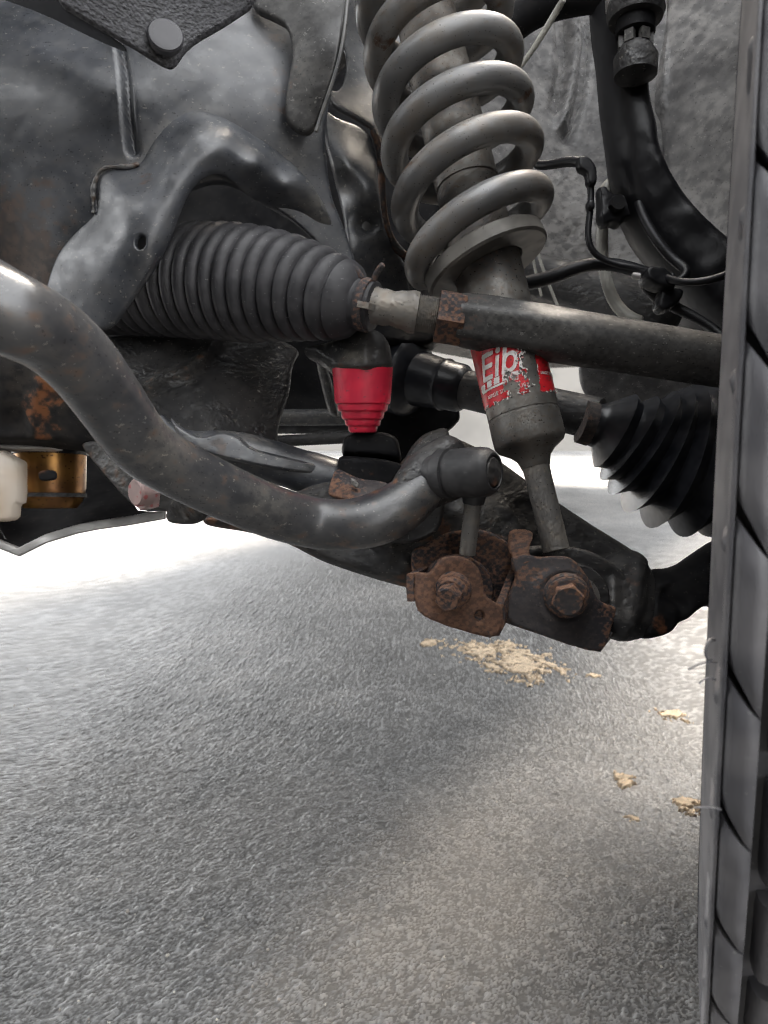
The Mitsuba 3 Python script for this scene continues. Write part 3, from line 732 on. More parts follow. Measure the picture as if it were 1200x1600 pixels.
# pressed lip along the top of the pocket the sway bar dips into
add("pocket_flange", slab([(560, 800), (600, 770), (622, 742), (640, 700), (662, 676), (700, 664), (706, 690), (700, 760), (690, 830), (650, 850), (600, 850)],
                          [(570, 800, 0.372), (640, 710, 0.392), (700, 670, 0.397), (700, 760, 0.378), (640, 840, 0.370)], 0.010, 7, 6, lump=0.0015, lump_f=90), "cast_black", parent=t,
    rust=near(P([612, 625, 636, 645, 655], [755, 735, 712, 696, 684], [0.39] * 5), 0.005, 0.6, edge=0.2))
add("rear_leg", ptube([(250, 655, 0.405), (300, 694, 0.405), (350, 702, 0.408), (440, 726, 0.415), (530, 752, 0.42), (620, 790, 0.42)], [12, 22, 30, 33, 33, 30], m=50, n=28, wob=0.001, wf=70), "chassis", parent=t,
    rust=near(P([338, 345, 500, 540], [690, 700, 745, 770], [0.40] * 4), 0.006, 0.5), dust=near(P([320, 350, 400], [690, 690, 705], [0.40] * 3), 0.012, 0.3))
add("leg_flange", slab([(262, 648), (275, 662), (312, 684), (345, 674), (372, 680), (392, 700), (440, 712), (520, 730), (525, 745), (440, 735), (340, 715), (280, 690)],
                       [(265, 655, 0.390), (345, 680, 0.392), (440, 720, 0.40), (520, 740, 0.41)], 0.006, 5, 6, lump=0.001, lump_f=80), "chassis", parent=t,
    rust=near(P([337, 345], [692, 700], [0.392] * 2), 0.004, 0.9), dust=0.12)
# landing pad for the bump stop
add("stop_pad", slab([(531, 700), (536, 680), (556, 671), (600, 671), (622, 680), (628, 706), (628, 722), (600, 716), (534, 712)], 0.405, 0.030, 8, 6, corner=1), "dark_steel", parent=t)
add("pad_block", slab([(525, 714), (535, 708), (600, 714), (630, 722), (632, 742), (600, 774), (560, 776), (524, 745)], 0.398, 0.040, 7, 6, corner=1), "dark_steel", parent=t, rust=0.15)
add("pad_tray", slab([(522, 736), (530, 732), (560, 748), (600, 752), (612, 760), (585, 778), (550, 784), (514, 776), (512, 766)],
                     [(522, 738, 0.388), (600, 756, 0.388), (520, 778, 0.378), (590, 778, 0.378)], 0.004, 5, 5, lump=0.001, lump_f=120), "rusty_bracket", parent=t,
    rust=near(P([518, 525, 540], [770, 750, 772], [0.38] * 3), 0.010, 0.7, edge=0.3))
add("dried_grease", slab([(547, 746), (556, 749), (562, 758), (558, 764), (549, 757)], 0.3785, 0.002, 3, 2), "dull_steel", parent=t)

# rusty U bracket for the link
lb_out = [(646, 896), (654, 894), (671, 896), (679, 885), (688, 873), (704, 869), (720, 869), (737, 876), (750, 890), (755, 908), (757, 924), (762, 934), (773, 941), (786, 945),
          (789, 962), (786, 978), (779, 994), (766, 997), (741, 992), (704, 980), (667, 967), (652, 954), (646, 930)]
link_front = slab(lb_out, [(650, 900, 0.341), (700, 880, 0.339), (785, 945, 0.345), (650, 950, 0.340), (780, 990, 0.344)], 0.0045, 4, 4, corner=1, holes=[circle(749, 963, 7.0, 18, 7.5)], lump=0.0002, lump_f=160)
add("link_bracket", link_front, "rusty_bracket", parent=t, rust=lambda v, e: 1.0 + 0 * e, dust=0.08, label="orange rusted bracket plate carrying the sway bar link")
add("link_bracket_back", slab([(640, 860), (668, 850), (700, 830), (760, 826), (800, 850), (815, 880), (806, 930), (786, 975), (700, 968), (650, 940)],
                              [(650, 870, 0.375), (800, 870, 0.378), (720, 960, 0.376)], 0.006, 5, 6, lump=0.002, lump_f=90), "rusty_bracket", parent=t, rust=0.55)
# side cheek between the two plates, right: a bent sheet going back
def strip(front_px, back_px, df, db, thick=0.0035):
    """A sheet spanning between two lines (front at depth df, back at db)."""
    a = P([p[0] for p in front_px], [p[1] for p in front_px], np.broadcast_to(df, len(front_px)))
    b = P([p[0] for p in back_px], [p[1] for p in back_px], np.broadcast_to(db, len(back_px)))
    m = 10
    u = np.linspace(0, 1, m)[:, None, None]
    g = a[None] * (1 - u) + b[None] * u
    nrm = unit(np.cross(b[0] - a[0], a[-1] - a[0]))
    v = np.vstack([g.reshape(-1, 3), (g + nrm * thick).reshape(-1, 3)])
    k, N = len(front_px), m * len(front_px)
    f = []
    for i in range(m - 1):
        for j in range(k - 1):
            q = [i * k + j, i * k + j + 1, (i + 1) * k + j + 1, (i + 1) * k + j]
            f += [[q[0], q[1], q[2]], [q[0], q[2], q[3]], [q[2] + N, q[1] + N, q[0] + N], [q[3] + N, q[2] + N, q[0] + N]]
    for i in range(m - 1):
        for j in (0, k - 1):
            q = [i * k + j, (i + 1) * k + j, (i + 1) * k + j + N, i * k + j + N]
            f += [[q[0], q[1], q[2]], [q[0], q[2], q[3]]]
    for j in range(k - 1):
        for i in (0, m - 1):
            q = [i * k + j, i * k + j + 1, i * k + j + 1 + N, i * k + j + N]
            f += [[q[0], q[1], q[2]], [q[0], q[2], q[3]]]
    mm = trimesh.Trimesh(v, f, process=False)
    trimesh.repair.fix_normals(mm)
    return mm


add("bracket_cheek", strip([(786, 945), (790, 962), (787, 978), (780, 994)], [(812, 880), (815, 905), (810, 930), (800, 955)], 0.345, 0.376), "rusty_bracket", 30, parent=t, rust=0.55)
add("bracket_cheek", strip([(647, 897), (646, 920), (648, 940)], [(672, 885), (664, 905), (662, 930)], 0.341, 0.375), "rusty_bracket", 30, parent=t, rust=0.5)
add("bracket_floor", strip([(652, 954), (704, 980), (766, 997)], [(664, 935), (710, 955), (790, 968)], 0.3435, 0.376, -0.003), "rusty_bracket", 30, parent=t, rust=0.5)

# shock mount bracket
sb_out = [(800, 872), (812, 868), (825, 865), (834, 869), (848, 871), (866, 869), (889, 870), (902, 878), (911, 889), (923, 906), (930, 926), (937, 938), (948, 944), (966, 950),
          (962, 966), (955, 990), (949, 1010), (938, 1019), (920, 1018), (890, 1008), (845, 992), (789, 973), (796, 930), (808, 900), (800, 886)]
add("shock_bracket", slab(sb_out, [(800, 880, 0.352), (890, 872, 0.347), (965, 955, 0.352), (795, 970, 0.349), (940, 1015, 0.347), (875, 940, 0.344)], 0.006, 5, 4, corner=1, lump=0.0003, lump_f=150,
                          ridges=[([(879 + 42 * math.cos(a), 932 + 42 * math.sin(a)) for a in np.linspace(0, 6.3, 40)], 0.0012, 7)]), "rusty_bracket", parent=t,
    rust=lambda v, e: 0.02 + 0.45 * e + near(P([950, 955, 945, 820, 905, 842], [960, 985, 1012, 900, 900, 905], [0.35] * 6), 0.008, 0.5)(v, e), label="dark pitted bracket plate holding the shock absorber")
add("shock_bracket_back", slab([(800, 860), (850, 850), (930, 860), (985, 900), (1000, 960), (960, 1000), (880, 985), (810, 955)], 0.388, 0.008, 6, 7, lump=0.002, lump_f=80), "cast_black", parent=t, rust=0.2)
add("bracket_web", slab([(796, 832), (804, 827), (820, 827), (834, 831), (834, 842), (829, 852), (828, 866), (836, 874), (818, 884), (802, 876), (794, 858)],
                        [(800, 832, 0.368), (834, 836, 0.366), (804, 876, 0.354), (834, 872, 0.350)], 0.005, 4, 4, lump=0.001, lump_f=120), "rusty_bracket", parent=t, rust=lambda v, e: 0.6 + 0.3 * e, label="flaking orange rust web between the two brackets")
add("bracket_floor", strip([(789, 973), (845, 992), (890, 1008), (938, 1019)], [(812, 945), (860, 962), (900, 975), (960, 990)], 0.3505, 0.388, -0.003), "cast_black", 30, parent=t, rust=0.4)


def flange_bolt(px, py, d, r_w, r_h, hh, tilt, mat, rust, name, on_part):
    n = unit(-fwd + tilt[0] * right + tilt[1] * up)
    c = P(px, py, d)
    add("washer", lathe(c + n * -0.001, n, [(0, 0.001), (0, r_w), (0.0028, r_w), (0.0038, r_w * 0.93), (0.0040, r_h)], 44), mat, 35, parent=f"{t}__{on_part}", rust=rust)
    add("bolt_flange", lathe(c + n * 0.0028, n, [(0, 0.001), (0, r_h * 1.30), (0.0014, r_h * 1.28), (0.0026, r_h * 1.05), (0.0030, 0.001)], 44), mat, 35, parent=f"{t}__{on_part}", rust=rust)
    add("bolt_head", hexagon(c + n * 0.0050, n, r_h, hh), mat, 25, parent=f"{t}__{on_part}", rust=lambda v, e: np.clip((np.linalg.norm(v - (c + n * (0.005 + hh)), axis=1) / r_h - 0.70) * 3, 0, 0.75) if rust < 0.5 else rust + 0 * e, label=name)


flange_bolt(709, 921, 0.3385, 0.0085, 0.0058, 0.0080, (-0.36, -0.30), "rusty_bracket", 0.60, "rusted hex bolt head on the link bracket", "link_bracket")
flange_bolt(885, 930, 0.3435, 0.0106, 0.0074, 0.0068, (-0.16, -0.14), "rusty_bracket", 0.42, "dark hex bolt head with rusty edges on the shock bracket", "shock_bracket")

# outer end: ball joint boss and dust boot
add("ball_joint_boss", slab([(948, 890), (975, 862), (1003, 860), (1022, 872), (1034, 900), (1036, 940), (1030, 975), (1015, 1006), (985, 1010), (955, 1003), (950, 950)],
                            [(955, 900, 0.385), (1000, 870, 0.400), (1030, 940, 0.395), (980, 1000, 0.380), (960, 960, 0.375)], 0.035, 16, 6, lump=0.003, lump_f=90,
                            ridges=[([(1000, 870), (995, 930), (975, 1000)], 0.004, 9), ([(1022, 885), (1018, 940), (1003, 1000)], -0.004, 7), ([(970, 900), (968, 950)], -0.002, 8)]), "cast_black", parent=t,
    rust=near(P([988, 978, 1042, 965], [905, 925, 980, 1000], [0.39] * 4), 0.006, 0.55))

# ------------------------------------------------------------------ coilover
t = thing("coilover", "grey coil spring over a scuffed shock absorber with torn red sticker", "shock absorber")
axp = lambda y: 659 + 0.2445 * y
C0, C1 = P(axp(-160), -160, 0.424), P(axp(860), 860, 0.372)
cxd = unit(C1 - C0)
CL = np.linalg.norm(C1 - C0)
_s = np.linspace(0, 1, 400)
_pts = C0 + _s[:, None] * (C1 - C0)
_rel = _pts - cam
_py = 800 - F_PX * (_rel @ up) / (_rel @ fwd)
_dp = _rel @ fwd
at = lambda y: float(np.interp(y, _py, _s)) * CL
dat = lambda y: float(np.interp(y, _py, _dp))
# damper: cap, tube, seat stop, lower body, neck, stem
r1 = 49 * dat(240) / F_PX
r2 = 55 * dat(600) / F_PX
add("reservoir_tube", lathe(C0, cxd, [(at(-150), r1 * 0.98), (at(290), r1), (at(291), r1 * 0.96), (at(296), r1 * 0.96), (at(297), r1 * 1.01), (at(420), r1 * 1.02)], 56), "damper_zinc", 30, parent=t, dust=0.25,
    rust=near([C0 + cxd * at(y) - fwd * r1 - right * 0.006 for y in (60, 110, 150)], 0.016, 0.5))
add("damper_body", lathe(C0, cxd, [(at(395), r1 * 1.02), (at(400), r2 * 0.99), (at(540), r2), (at(648), r2), (at(649), r2 * 0.985), (at(651), r2 * 0.985), (at(652), r2 * 1.0), (at(672), r2 * 1.01), (at(690), r2 * 1.0), (at(697), r2 * 0.93),
                                   (at(707), r2 * 0.64), (at(716), r2 * 0.48), (at(725), r2 * 0.42), (at(730), r2 * 0.40), (at(731), r2 * 0.2)], 64), "damper_zinc", 32, parent=t, dust=0.12,
    rust=near([C0 + cxd * at(y) - fwd * r2 for y in (410, 440, 460)], 0.012, 0.55))
add("shaft", lathe(C0, cxd, [(at(726), r2 * 0.2), (at(726), r2 * 0.385), (at(745), r2 * 0.368), (at(860), r2 * 0.365), (at(880), r2 * 0.40)], 40), "dull_steel", 30, parent=t, dust=0.1, rust=0.08)
add("seat_ring", lathe(C0, cxd, [(at(388), r1 * 1.0), (at(388), r2 * 1.06), (at(396), r2 * 1.08), (at(402), r2 * 1.06)], 56), "damper_zinc", 30, parent=t, dust=0.3)
# spring seat, tilted a little against the damper
sc = C0 + cxd * at(410)
sn = unit(cxd + 0.22 * right * 1.0 + 0.0 * fwd)
rs = 101 * dat(396) / F_PX
ring = [(-0.0050, 0.0170), (-0.0050, rs * 0.94), (-0.0042, rs * 0.98), (0.0026, rs * 0.98), (0.0038, rs * 0.94), (0.0038, 0.0195), (0.0025, 0.0185), (-0.0050, 0.0170)]
add("spring_seat", lathe(sc, sn, ring, 80, caps=False), "seat_alloy", 30, parent=t)
# spring
pitch, Rm, rw = 0.0288, 106 * dat(200) / F_PX, 21.5 * dat(200) / F_PX
turns = 7.25
th = np.linspace(0, turns * 2 * np.pi, int(turns * 44))
fa, fb, _ = frame(cxd)
# phase: the wire ends on the seat at the left front
hlx = []
for a in th:
    k = a / (2 * np.pi)
    lift = pitch * k if k > 1 else pitch * (0.22 * k + 0.78 * k * k)
    Rk = Rm * (1.0 - 0.04 * max(0, 1 - k))
    phi = -a + 3.55
    u = Rk * (math.cos(phi) * right + math.sin(phi) * np.cross(cxd, right))
    u = u - cxd * (u @ cxd)
    tilt = -0.22 * (u @ right) * max(0, 1 - k / 2.0)
    hlx.append(sc - sn * (0.0055 + rw) - cxd * lift + u + cxd * tilt + right * (0.0020 + 0.0060 * lift / 0.15))
add("coil_spring", tube(hlx, rw, m=len(th) * 2, n=28), "spring_paint", parent=t, dust=lambda v, e: 0.25 * (meshkit.fbm(v * 40, 2, 8) > 0.5), rust=lambda v, e: 0.55 * np.clip((meshkit.fbm(v * 55, 3, 2) - 0.60) * 6, 0, 1))
# lower eye
eye = P(892, 934, 0.366)
add("lower_eye", lathe(eye + fwd * 0.016, -fwd, [(0, 0.006), (0, 0.0162), (0.002, 0.0175), (0.022, 0.0175), (0.024, 0.0165), (0.024, 0.006)], 48), "cast_black", 30, parent=t)
add("eye_sleeve", lathe(eye + fwd * 0.019, -fwd, [(0, 0.005), (0, 0.012), (0.028, 0.012), (0.028, 0.005)], 40), "dull_steel", 30, parent=f"{t}__lower_eye")

# sticker wrapped on the body: what is left of it
sy0, sy1 = 540, 632
S_a = np.cross(cxd, unit(np.cross(cxd, fwd)))
if S_a @ fwd > 0:
    S_a = -S_a
S_b = unit(np.cross(cxd, S_a))
if S_b @ right < 0:
    S_b = -S_b


def on_body(phi, s, lift):
    return C0 + cxd * s[:, None] + (r2 + np.asarray(lift) * np.ones(len(s)))[:, None] * (np.cos(phi)[:, None] * S_a + np.sin(phi)[:, None] * S_b)


def torn(phi, s):
    """True where the print has been scraped away (a patch right of the middle and ragged edges)."""
    q = np.stack([phi * 17, s * 900, 0 * phi], 1)
    nn = meshkit.fbm(q * 0.9, 4, 12) - 0.5
    u = (s - at(sy0)) / (at(sy1) - at(sy0))
    hole = np.hypot((phi - 0.24 - 0.08 * (1 - u) + 0.35 * nn) / (0.18 + 0.08 * (1 - u)), (u - 0.62) / 0.95) < 1 + 1.3 * nn
    top = (u < 0.42) & (phi > 0.1) & (phi < 0.62) & (nn > 0.0)
    chip = (np.hypot(phi + 0.32, (u - 0.86) * 0.8) < 0.17 + 0.4 * nn)
    lower = u > 0.985 + 0.12 * nn
    return hole | top | chip | lower


pp, sv = np.meshgrid(np.linspace(-1.75, 1.75, 320), np.linspace(at(sy0 - 6), at(sy1 + 8), 150))
# the print sits slightly askew: its lower edge climbs to the right as in the picture
pf, sf = pp.ravel(), sv.ravel()
V = on_body(pf, sf, 0.0003 + 0.0)
i, j = np.meshgrid(np.arange(149), np.arange(319), indexing="ij")
q0 = (i * 320 + j).ravel()
F = np.vstack([np.stack([q0, q0 + 1, q0 + 321], 1), np.stack([q0, q0 + 321, q0 + 320], 1)])
gone = torn(pf, sf)
F1 = F[~gone[F].any(1)]
m = trimesh.Trimesh(V, F1, process=False)
m.remove_unreferenced_vertices()
add("sticker", m, "sticker_red", True, parent=t, label="red printed sticker, half scraped away")
# white paper fuzz at the torn edge
edge = gone & ~np.roll(gone, 2) | ~gone & np.roll(gone, 1)
nz = meshkit.noise(np.stack([pf * 30, sf * 1500, 0 * pf], 1), 5)
F2 = F[(edge & (nz > 0.58))[F].any(1)]
m = trimesh.Trimesh(on_body(pf, sf, 0.0005 + 0.0004 * nz), F2, process=False)
m.remove_unreferenced_vertices()
labels[add("torn_paper", m, "sticker_white", False, parent=f"{t}__sticker")] = {"kind": "stuff"}


def print_on(text, phi0, y_base, hgt, slant=0.28, bold=True, name="lettering", lift=0.0006, squash=1.0):
    tm = meshkit.text_mesh(text, hgt, 0.0001, bold)
    tm = tm.subdivide_to_size(0.0008, max_iter=8) if hasattr(tm, "subdivide_to_size") else tm
    x, y, z = tm.vertices.T
    phi = phi0 + (x * squash + slant * y) / r2
    s = at(y_base) - y
    vv = on_body(phi, s, lift) + 0 * z[:, None]
    vv = vv + z[:, None] * (np.cos(phi)[:, None] * S_a + np.sin(phi)[:, None] * S_b)
    g = torn(phi, s)
    ff = tm.faces[~g[tm.faces].any(1)]
    mm = trimesh.Trimesh(vv, ff, process=False)
    mm.remove_unreferenced_vertices()
    if len(mm.faces):
        nn = mm.face_normals
        out = mm.triangles_center - (C0 + cxd * ((mm.triangles_center - C0) @ cxd)[:, None])
        add(name, mm, "sticker_white", False, parent=f"{t}__sticker")


def bar_on(phi_a, phi_b, ya, yb, name, slant=0.25):
    n1, n2 = 30, 10
    ph, yy = np.meshgrid(np.linspace(phi_a, phi_b, n1), np.linspace(ya, yb, n2))
    s = np.array([at(y) for y in yy.ravel()])
    ph = ph.ravel() - slant * (s - at(ya)) / r2
    vv = on_body(ph, s, 0.0006)
    g = torn(ph, s)
    i, j = np.meshgrid(np.arange(n2 - 1), np.arange(n1 - 1), indexing="ij")
    k = (i * n1 + j).ravel()
    ff = np.vstack([np.stack([k, k + 1, k + n1 + 1], 1), np.stack([k, k + n1 + 1, k + n1], 1)])
    ff = ff[~g[ff].any(1)]
    mm = trimesh.Trimesh(vv, ff, process=False)
    mm.remove_unreferenced_vertices()
    if len(mm.faces):
        add(name, mm, "sticker_white", False, parent=f"{t}__sticker")


print_on("Eiba", -1.24, 594, 0.0128, squash=0.84)
for k in range(4):
    bar_on(-1.02 + 0.26 * k, -0.84 + 0.26 * k, 596, 605, "emblem_bar")
bar_on(-1.35, -0.1, 606, 609, "emblem_bar")
bar_on(-1.36, -1.12, 597, 606, "emblem_bar")
print_on("MADE IN THE USA", -1.12, 621, 0.0019, slant=0.0, bold=False, name="small_lettering")
print_on("MADE IN THE USA", 0.55, 606, 0.0016, slant=0.0, bold=False, name="small_lettering")

# ------------------------------------------------------------------ red bump stop and its cup
t = thing("bump_stop", "bright red stepped bump stop hanging above the control arm", "bump stop")
db = 0.402
k = db / F_PX
b0 = P(566.5, 574, db)
bs = [(0, 44), (0, 47), (2, 47.5), (52, 44), (56, 43), (57.5, 40), (59, 40), (66, 39), (68, 37.5), (69, 34), (71, 34), (78, 33), (80.5, 31), (81.5, 28.5), (83, 28.5), (89, 27.5), (91, 25.5), (92, 23), (94, 23), (99, 22), (101, 20), (101.5, 3)]
add("urethane", lathe(b0, [0, 0, -1], [(a * k, r * k) for a, r in bs], 72), "red_urethane", 40, parent=t)
cup = thing("bump_stop_mount", "black welded cup holding the red bump stop", "mount")
add("cup", slab([(462, 540), (510, 530), (545, 515), (570, 505), (596, 512), (610, 530), (613, 556), (615, 575), (575, 581), (518, 577), (508, 566)],
                [(470, 540, 0.425), (545, 520, 0.395), (530, 570, 0.388), (575, 575, 0.384), (612, 560, 0.392), (575, 520, 0.392)], 0.034, 10, 5, lump=0.0025, lump_f=90,
                ridges=[([(567, 515), (570, 545), (572, 572)], 0.003, 9)], bumps=[(592, 552, 14, 0.003)]), "cast_black", parent=cup,
    dust=near(P([560, 565, 548], [566, 572, 555], [0.386] * 3), 0.005, 0.7), rust=near(P([600, 530], [574, 575], [0.388] * 2), 0.005, 0.5))

# ------------------------------------------------------------------ drive axle
t = thing("drive_axle", "black drive axle with pleated rubber boot entering the wheel", "drive axle")
D0, D1 = P(628, 586, 0.500), P(935, 655, 0.432)
dx = unit(D1 - D0)
add("shaft", lathe(D0, dx, [(0.02, 0.0125), (np.linalg.norm(D1 - D0), 0.0125)], 36, wob=0.0002), "cast_black", 30, parent=t, rust=near([P(715, 625, 0.48), P(745, 640, 0.475)], 0.015, 0.45))
add("inner_boot", lathe(D0, dx, [(-0.02, 0.02), (-0.018, 0.0275), (0.000, 0.0265), (0.006, 0.0272), (0.010, 0.0250), (0.014, 0.0185), (0.030, 0.0165), (0.034, 0.0172), (0.036, 0.0160), (0.046, 0.0155), (0.050, 0.0128)], 48), "cv_rubber", 35, parent=t)
# pleated outer boot on a bent axis
apex = [((990, 617), (932, 730)), ((1022, 620), (943, 750)), ((1050, 612), (957, 773)), ((1068, 606), (982, 801)), ((1083, 601), (1018, 825)), ((1100, 600), (1068, 839)), ((1120, 602), (1108, 839))]
valley = [((1000, 628), (946, 733)), ((1032, 630), (963, 751)), ((1055, 618), (985, 769)), ((1072, 611), (1013, 791)), ((1087, 606), (1052, 809)), ((1106, 608), (1094, 826))]
cen, nor, rd = [], [], []
dcv = 0.425


def pleat(a, b, shrink=1.0, d=dcv):
    a, b = P(a[0], a[1], d), P(b[0], b[1], d)
    c, v = (a + b) / 2, (a - b)
    n = unit(np.cross(v, fwd))
    n = n if n @ right > 0 else -n
    return c, n, np.linalg.norm(v) / 2 * shrink


seq = [((925, 628), (905, 691), 1.0), ((940, 632), (918, 695), 1.0), ((955, 628), (926, 700), 0.98)]
for i, (a, b) in enumerate(apex):
    seq.append((a, b, 1.0))
    if i < len(valley):
        seq.append((*valley[i], 0.97))
seq += [((1138, 602), (1128, 836), 0.96), ((1150, 602), (1142, 836), 0.96), ((1151, 602), (1143, 836), 0.5)]
for a, b, s in seq:
    c, n, r = pleat(a, b, s)
    cen.append(c); nor.append(n); rd.append(r)
add("outer_boot", rings(cen, nor, rd, 72), "cv_rubber", 28, parent=t)
c, n, r = pleat((926, 630), (908, 692))
add("boot_clamp", lathe(c - n * 0.003, n, [(0, r * 0.9), (0, r * 1.05), (0.0065, r * 1.06), (0.0065, r * 0.9)], 44), "rusty_bracket", 30, parent=t, rust=0.25, dust=0.2, label="brownish metal clamp on the small end of the boot")
c, n, r = pleat((1132, 601), (1124, 837))
add("boot_clamp", lathe(c, n, [(0, r * 0.9), (0, r * 1.0), (0.0075, r * 1.0), (0.0075, r * 0.9)], 56), "rusty_bracket", 30, parent=t, rust=0.3, label="speckled metal clamp on the large end of the boot")
add("joint_housing", lathe(c + n * 0.006, n, [(0, r * 0.9), (0.0, r * 0.93), (0.05, r * 0.93), (0.06, r * 0.5), (0.08, r * 0.4)], 48), "cast_black", 30, parent=t, rust=0.3)

# ------------------------------------------------------------------ steering knuckle
t = thing("steering_knuckle", "tall black cast steering knuckle arm curving down behind the tyre", "steering knuckle")
add("upper_arm", slab([(936, -120), (940, 0), (950, 58), (956, 130), (966, 195), (972, 250), (988, 310), (1012, 362), (1060, 415), (1110, 470), (1180, 540), (1240, 540), (1240, 420), (1150, 360), (1100, 316), (1062, 262), (1042, 216), (1039, 178), (1028, 140), (1026, 60), (1030, -40), (1030, -120)],
                      [(960, 100, 0.440), (1000, 100, 0.432), (1010, 250, 0.430), (1060, 350, 0.430), (1150, 450, 0.420), (985, -60, 0.445), (1220, 480, 0.415), (960, 0, 0.447)], 0.042, 26, 8, lump=0.004, lump_f=50), "hose_black", parent=t)
c = P(993, 48, 0.425)
add("castle_nut", lathe(c, -up, [(-0.006, 0.004), (-0.006, 0.011), (0.002, 0.011), (0.003, 0.0095), (0.0035, 0.004)], 24), "dark_steel", 30, parent=t)
for k in range(6):
    a = k / 6 * 2 * math.pi + 0.2
    o = right * math.cos(a) * 0.0078 - fwd * math.sin(a) * 0.0078
    tooth = trimesh.creation.box([0.0052, 0.0035, 0.0065])
    R4 = np.eye(4); R4[:3, 0] = unit(np.cross(up, o)); R4[:3, 1] = unit(o); R4[:3, 2] = up; R4[:3, 3] = c - up * 0.0065 + o
    tooth.apply_transform(R4)
    add("nut_tooth", tooth, "rod_paint", False, parent=f"{t}__castle_nut", dust=0.3)
add("stud_boss", lathe(c - up * 0.010, -up, [(-0.001, 0.003), (-0.001, 0.0085), (0.006, 0.0125), (0.016, 0.0120), (0.020, 0.004)], 36), "cast_black", 35, parent=t)
add("joint_cup", lathe(c + up * 0.012, -up, [(-0.012, 0.009), (-0.004, 0.0155), (0.002, 0.0165), (0.006, 0.0150), (0.0065, 0.010)], 48), "cast_black", 35, parent=t)
add("lower_arm", slab([(1018, 905), (1040, 893), (1065, 892), (1085, 885), (1108, 868), (1150, 840), (1210, 840), (1210, 980), (1150, 960), (1108, 950), (1080, 976), (1050, 998), (1020, 1006), (1000, 1000), (1010, 950)],
                      [(1020, 950, 0.395), (1060, 900, 0.405), (1110, 900, 0.405), (1180, 900, 0.410), (1050, 990, 0.392), (1010, 1000, 0.388)], 0.034, 16, 6, lump=0.003, lump_f=90,
                      ridges=[([(1042, 930), (1068, 950), (1070, 985)], -0.004, 8)]), "dark_steel", parent=t, rust=near(P([1042, 1036], [980, 974], [0.39] * 2), 0.005, 0.9))
hub = P(1175, 725, 0.50)

# upper control arm crossing at the very top
t = thing("upper_control_arm", "black upper control arm crossing the top edge behind the spring", "control arm")
add("arm", ptube([(800, 40, 0.50), (850, 8, 0.49), (910, -8, 0.475), (985, -30, 0.45)], [26, 27, 28, 34], m=30, n=28), "dark_steel", parent=t)
add("ball_joint_housing", lathe(P(988, -60, 0.428), -up, [(0, 0.010), (0.002, 0.0155), (0.026, 0.0150), (0.030, 0.012), (0.031, 0.004)], 40), "aluminium", 35, parent=t, label="pale alloy ball joint housing at the top edge")

# ------------------------------------------------------------------ hoses and cables
def hose(name, pix, r_px, mat, label, cat="hose", m=90):
    tt_ = thing(name, label, cat)
    add(tt_, ptube(pix, r_px, m=m, n=14), mat, own=True)
    return tt_


hose("sensor_cable", [(840, 257, 0.47), (868, 256, 0.46), (900, 253, 0.45), (916, 262, 0.445), (922, 285, 0.445), (922, 330, 0.445), (919, 365, 0.445), (924, 388, 0.445), (945, 406, 0.445), (985, 417, 0.44), (1035, 432, 0.42), (1075, 441, 0.405), (1110, 437, 0.40), (1150, 418, 0.40)],
     [7, 7, 8, 8, 6, 5, 5, 5, 5, 5.5, 6, 6, 6, 6], "hose_black", "thin black sensor cable looping down beside the knuckle", "cable")
hose("brake_hose", [(955, 285, 0.47), (946, 296, 0.47), (942, 330, 0.47), (941, 380, 0.47), (945, 425, 0.47), (954, 458, 0.47), (972, 486, 0.465), (1000, 502, 0.46)], [8, 9, 9, 9, 9, 9.5, 9.5, 9], "hose_grey", "pale grey brake hose hanging beside the damper")
hose("rubber_hose", [(800, 446, 0.47), (835, 440, 0.465), (870, 430, 0.46), (915, 415, 0.455), (960, 414, 0.45), (1000, 424, 0.44), (1045, 436, 0.43)], [11, 11, 11, 10, 10, 10, 9], "hose_black", "thick black rubber hose running across above the tie rod")
hose("ground_strap", [(998, 318, 0.44), (1012, 352, 0.435), (1034, 385, 0.43), (1060, 412, 0.425), (1071, 428, 0.42), (1062, 437, 0.42), (1050, 430, 0.425)], [8, 8, 8, 8, 7, 6, 5], "hose_black", "short black strap hooking round in front of the knuckle arm", "strap")
hose("loose_cable", [(1010, 445, 0.44), (1040, 472, 0.435), (1075, 490, 0.43), (1105, 507, 0.425), (1128, 525, 0.42)], [10, 9, 8, 7, 7], "hose_black", "black cable end running down to the wheel above the tie rod", "cable")
hose("wire", [(836, 370, 0.52), (845, 410, 0.52), (856, 440, 0.52), (868, 470, 0.52), (876, 490, 0.52)], 2.4, "hose_grey", "thin grey wire right of the spring seat, the longer one", "wire", 30)
hose("wire", [(828, 380, 0.53), (836, 420, 0.53), (846, 462, 0.53)], 2.2, "hose_grey", "thin grey wire right of the spring seat, the shorter one", "wire", 30)
hose("strut_rod", [(812, 105, 0.50), (840, 66, 0.49), (862, 30, 0.48), (880, 0, 0.47)], [4, 4.5, 5, 5], "hose_grey", "thin pale rod slanting up right of the spring top", "rod", 24)

t = thing("hose_bracket", "black bolted bracket holding cable and hose beside the knuckle", "bracket")
add("plate", slab([(935, 290), (948, 286), (957, 300), (985, 302), (998, 318), (996, 336), (978, 340), (970, 352), (958, 346), (944, 352), (936, 336), (938, 312)], 0.448, 0.012, 5, 4, lump=0.002, lump_f=120), "hose_black", parent=t)
add("bolt", hexagon(P(962, 322, 0.448), -fwd, 0.0052, 0.006), "dark_steel", 25, parent=t)
add("cable_clip", slab([(902, 243), (915, 240), (926, 247), (934, 260), (935, 282), (928, 290), (918, 286), (917, 268), (904, 263)], 0.440, 0.008, 4, 4), "hose_black", parent=t)
add("cable_clip", slab([(918, 312), (928, 308), (932, 320), (928, 328), (919, 324)], 0.440, 0.008, 3, 4), "hose_black", parent=t)

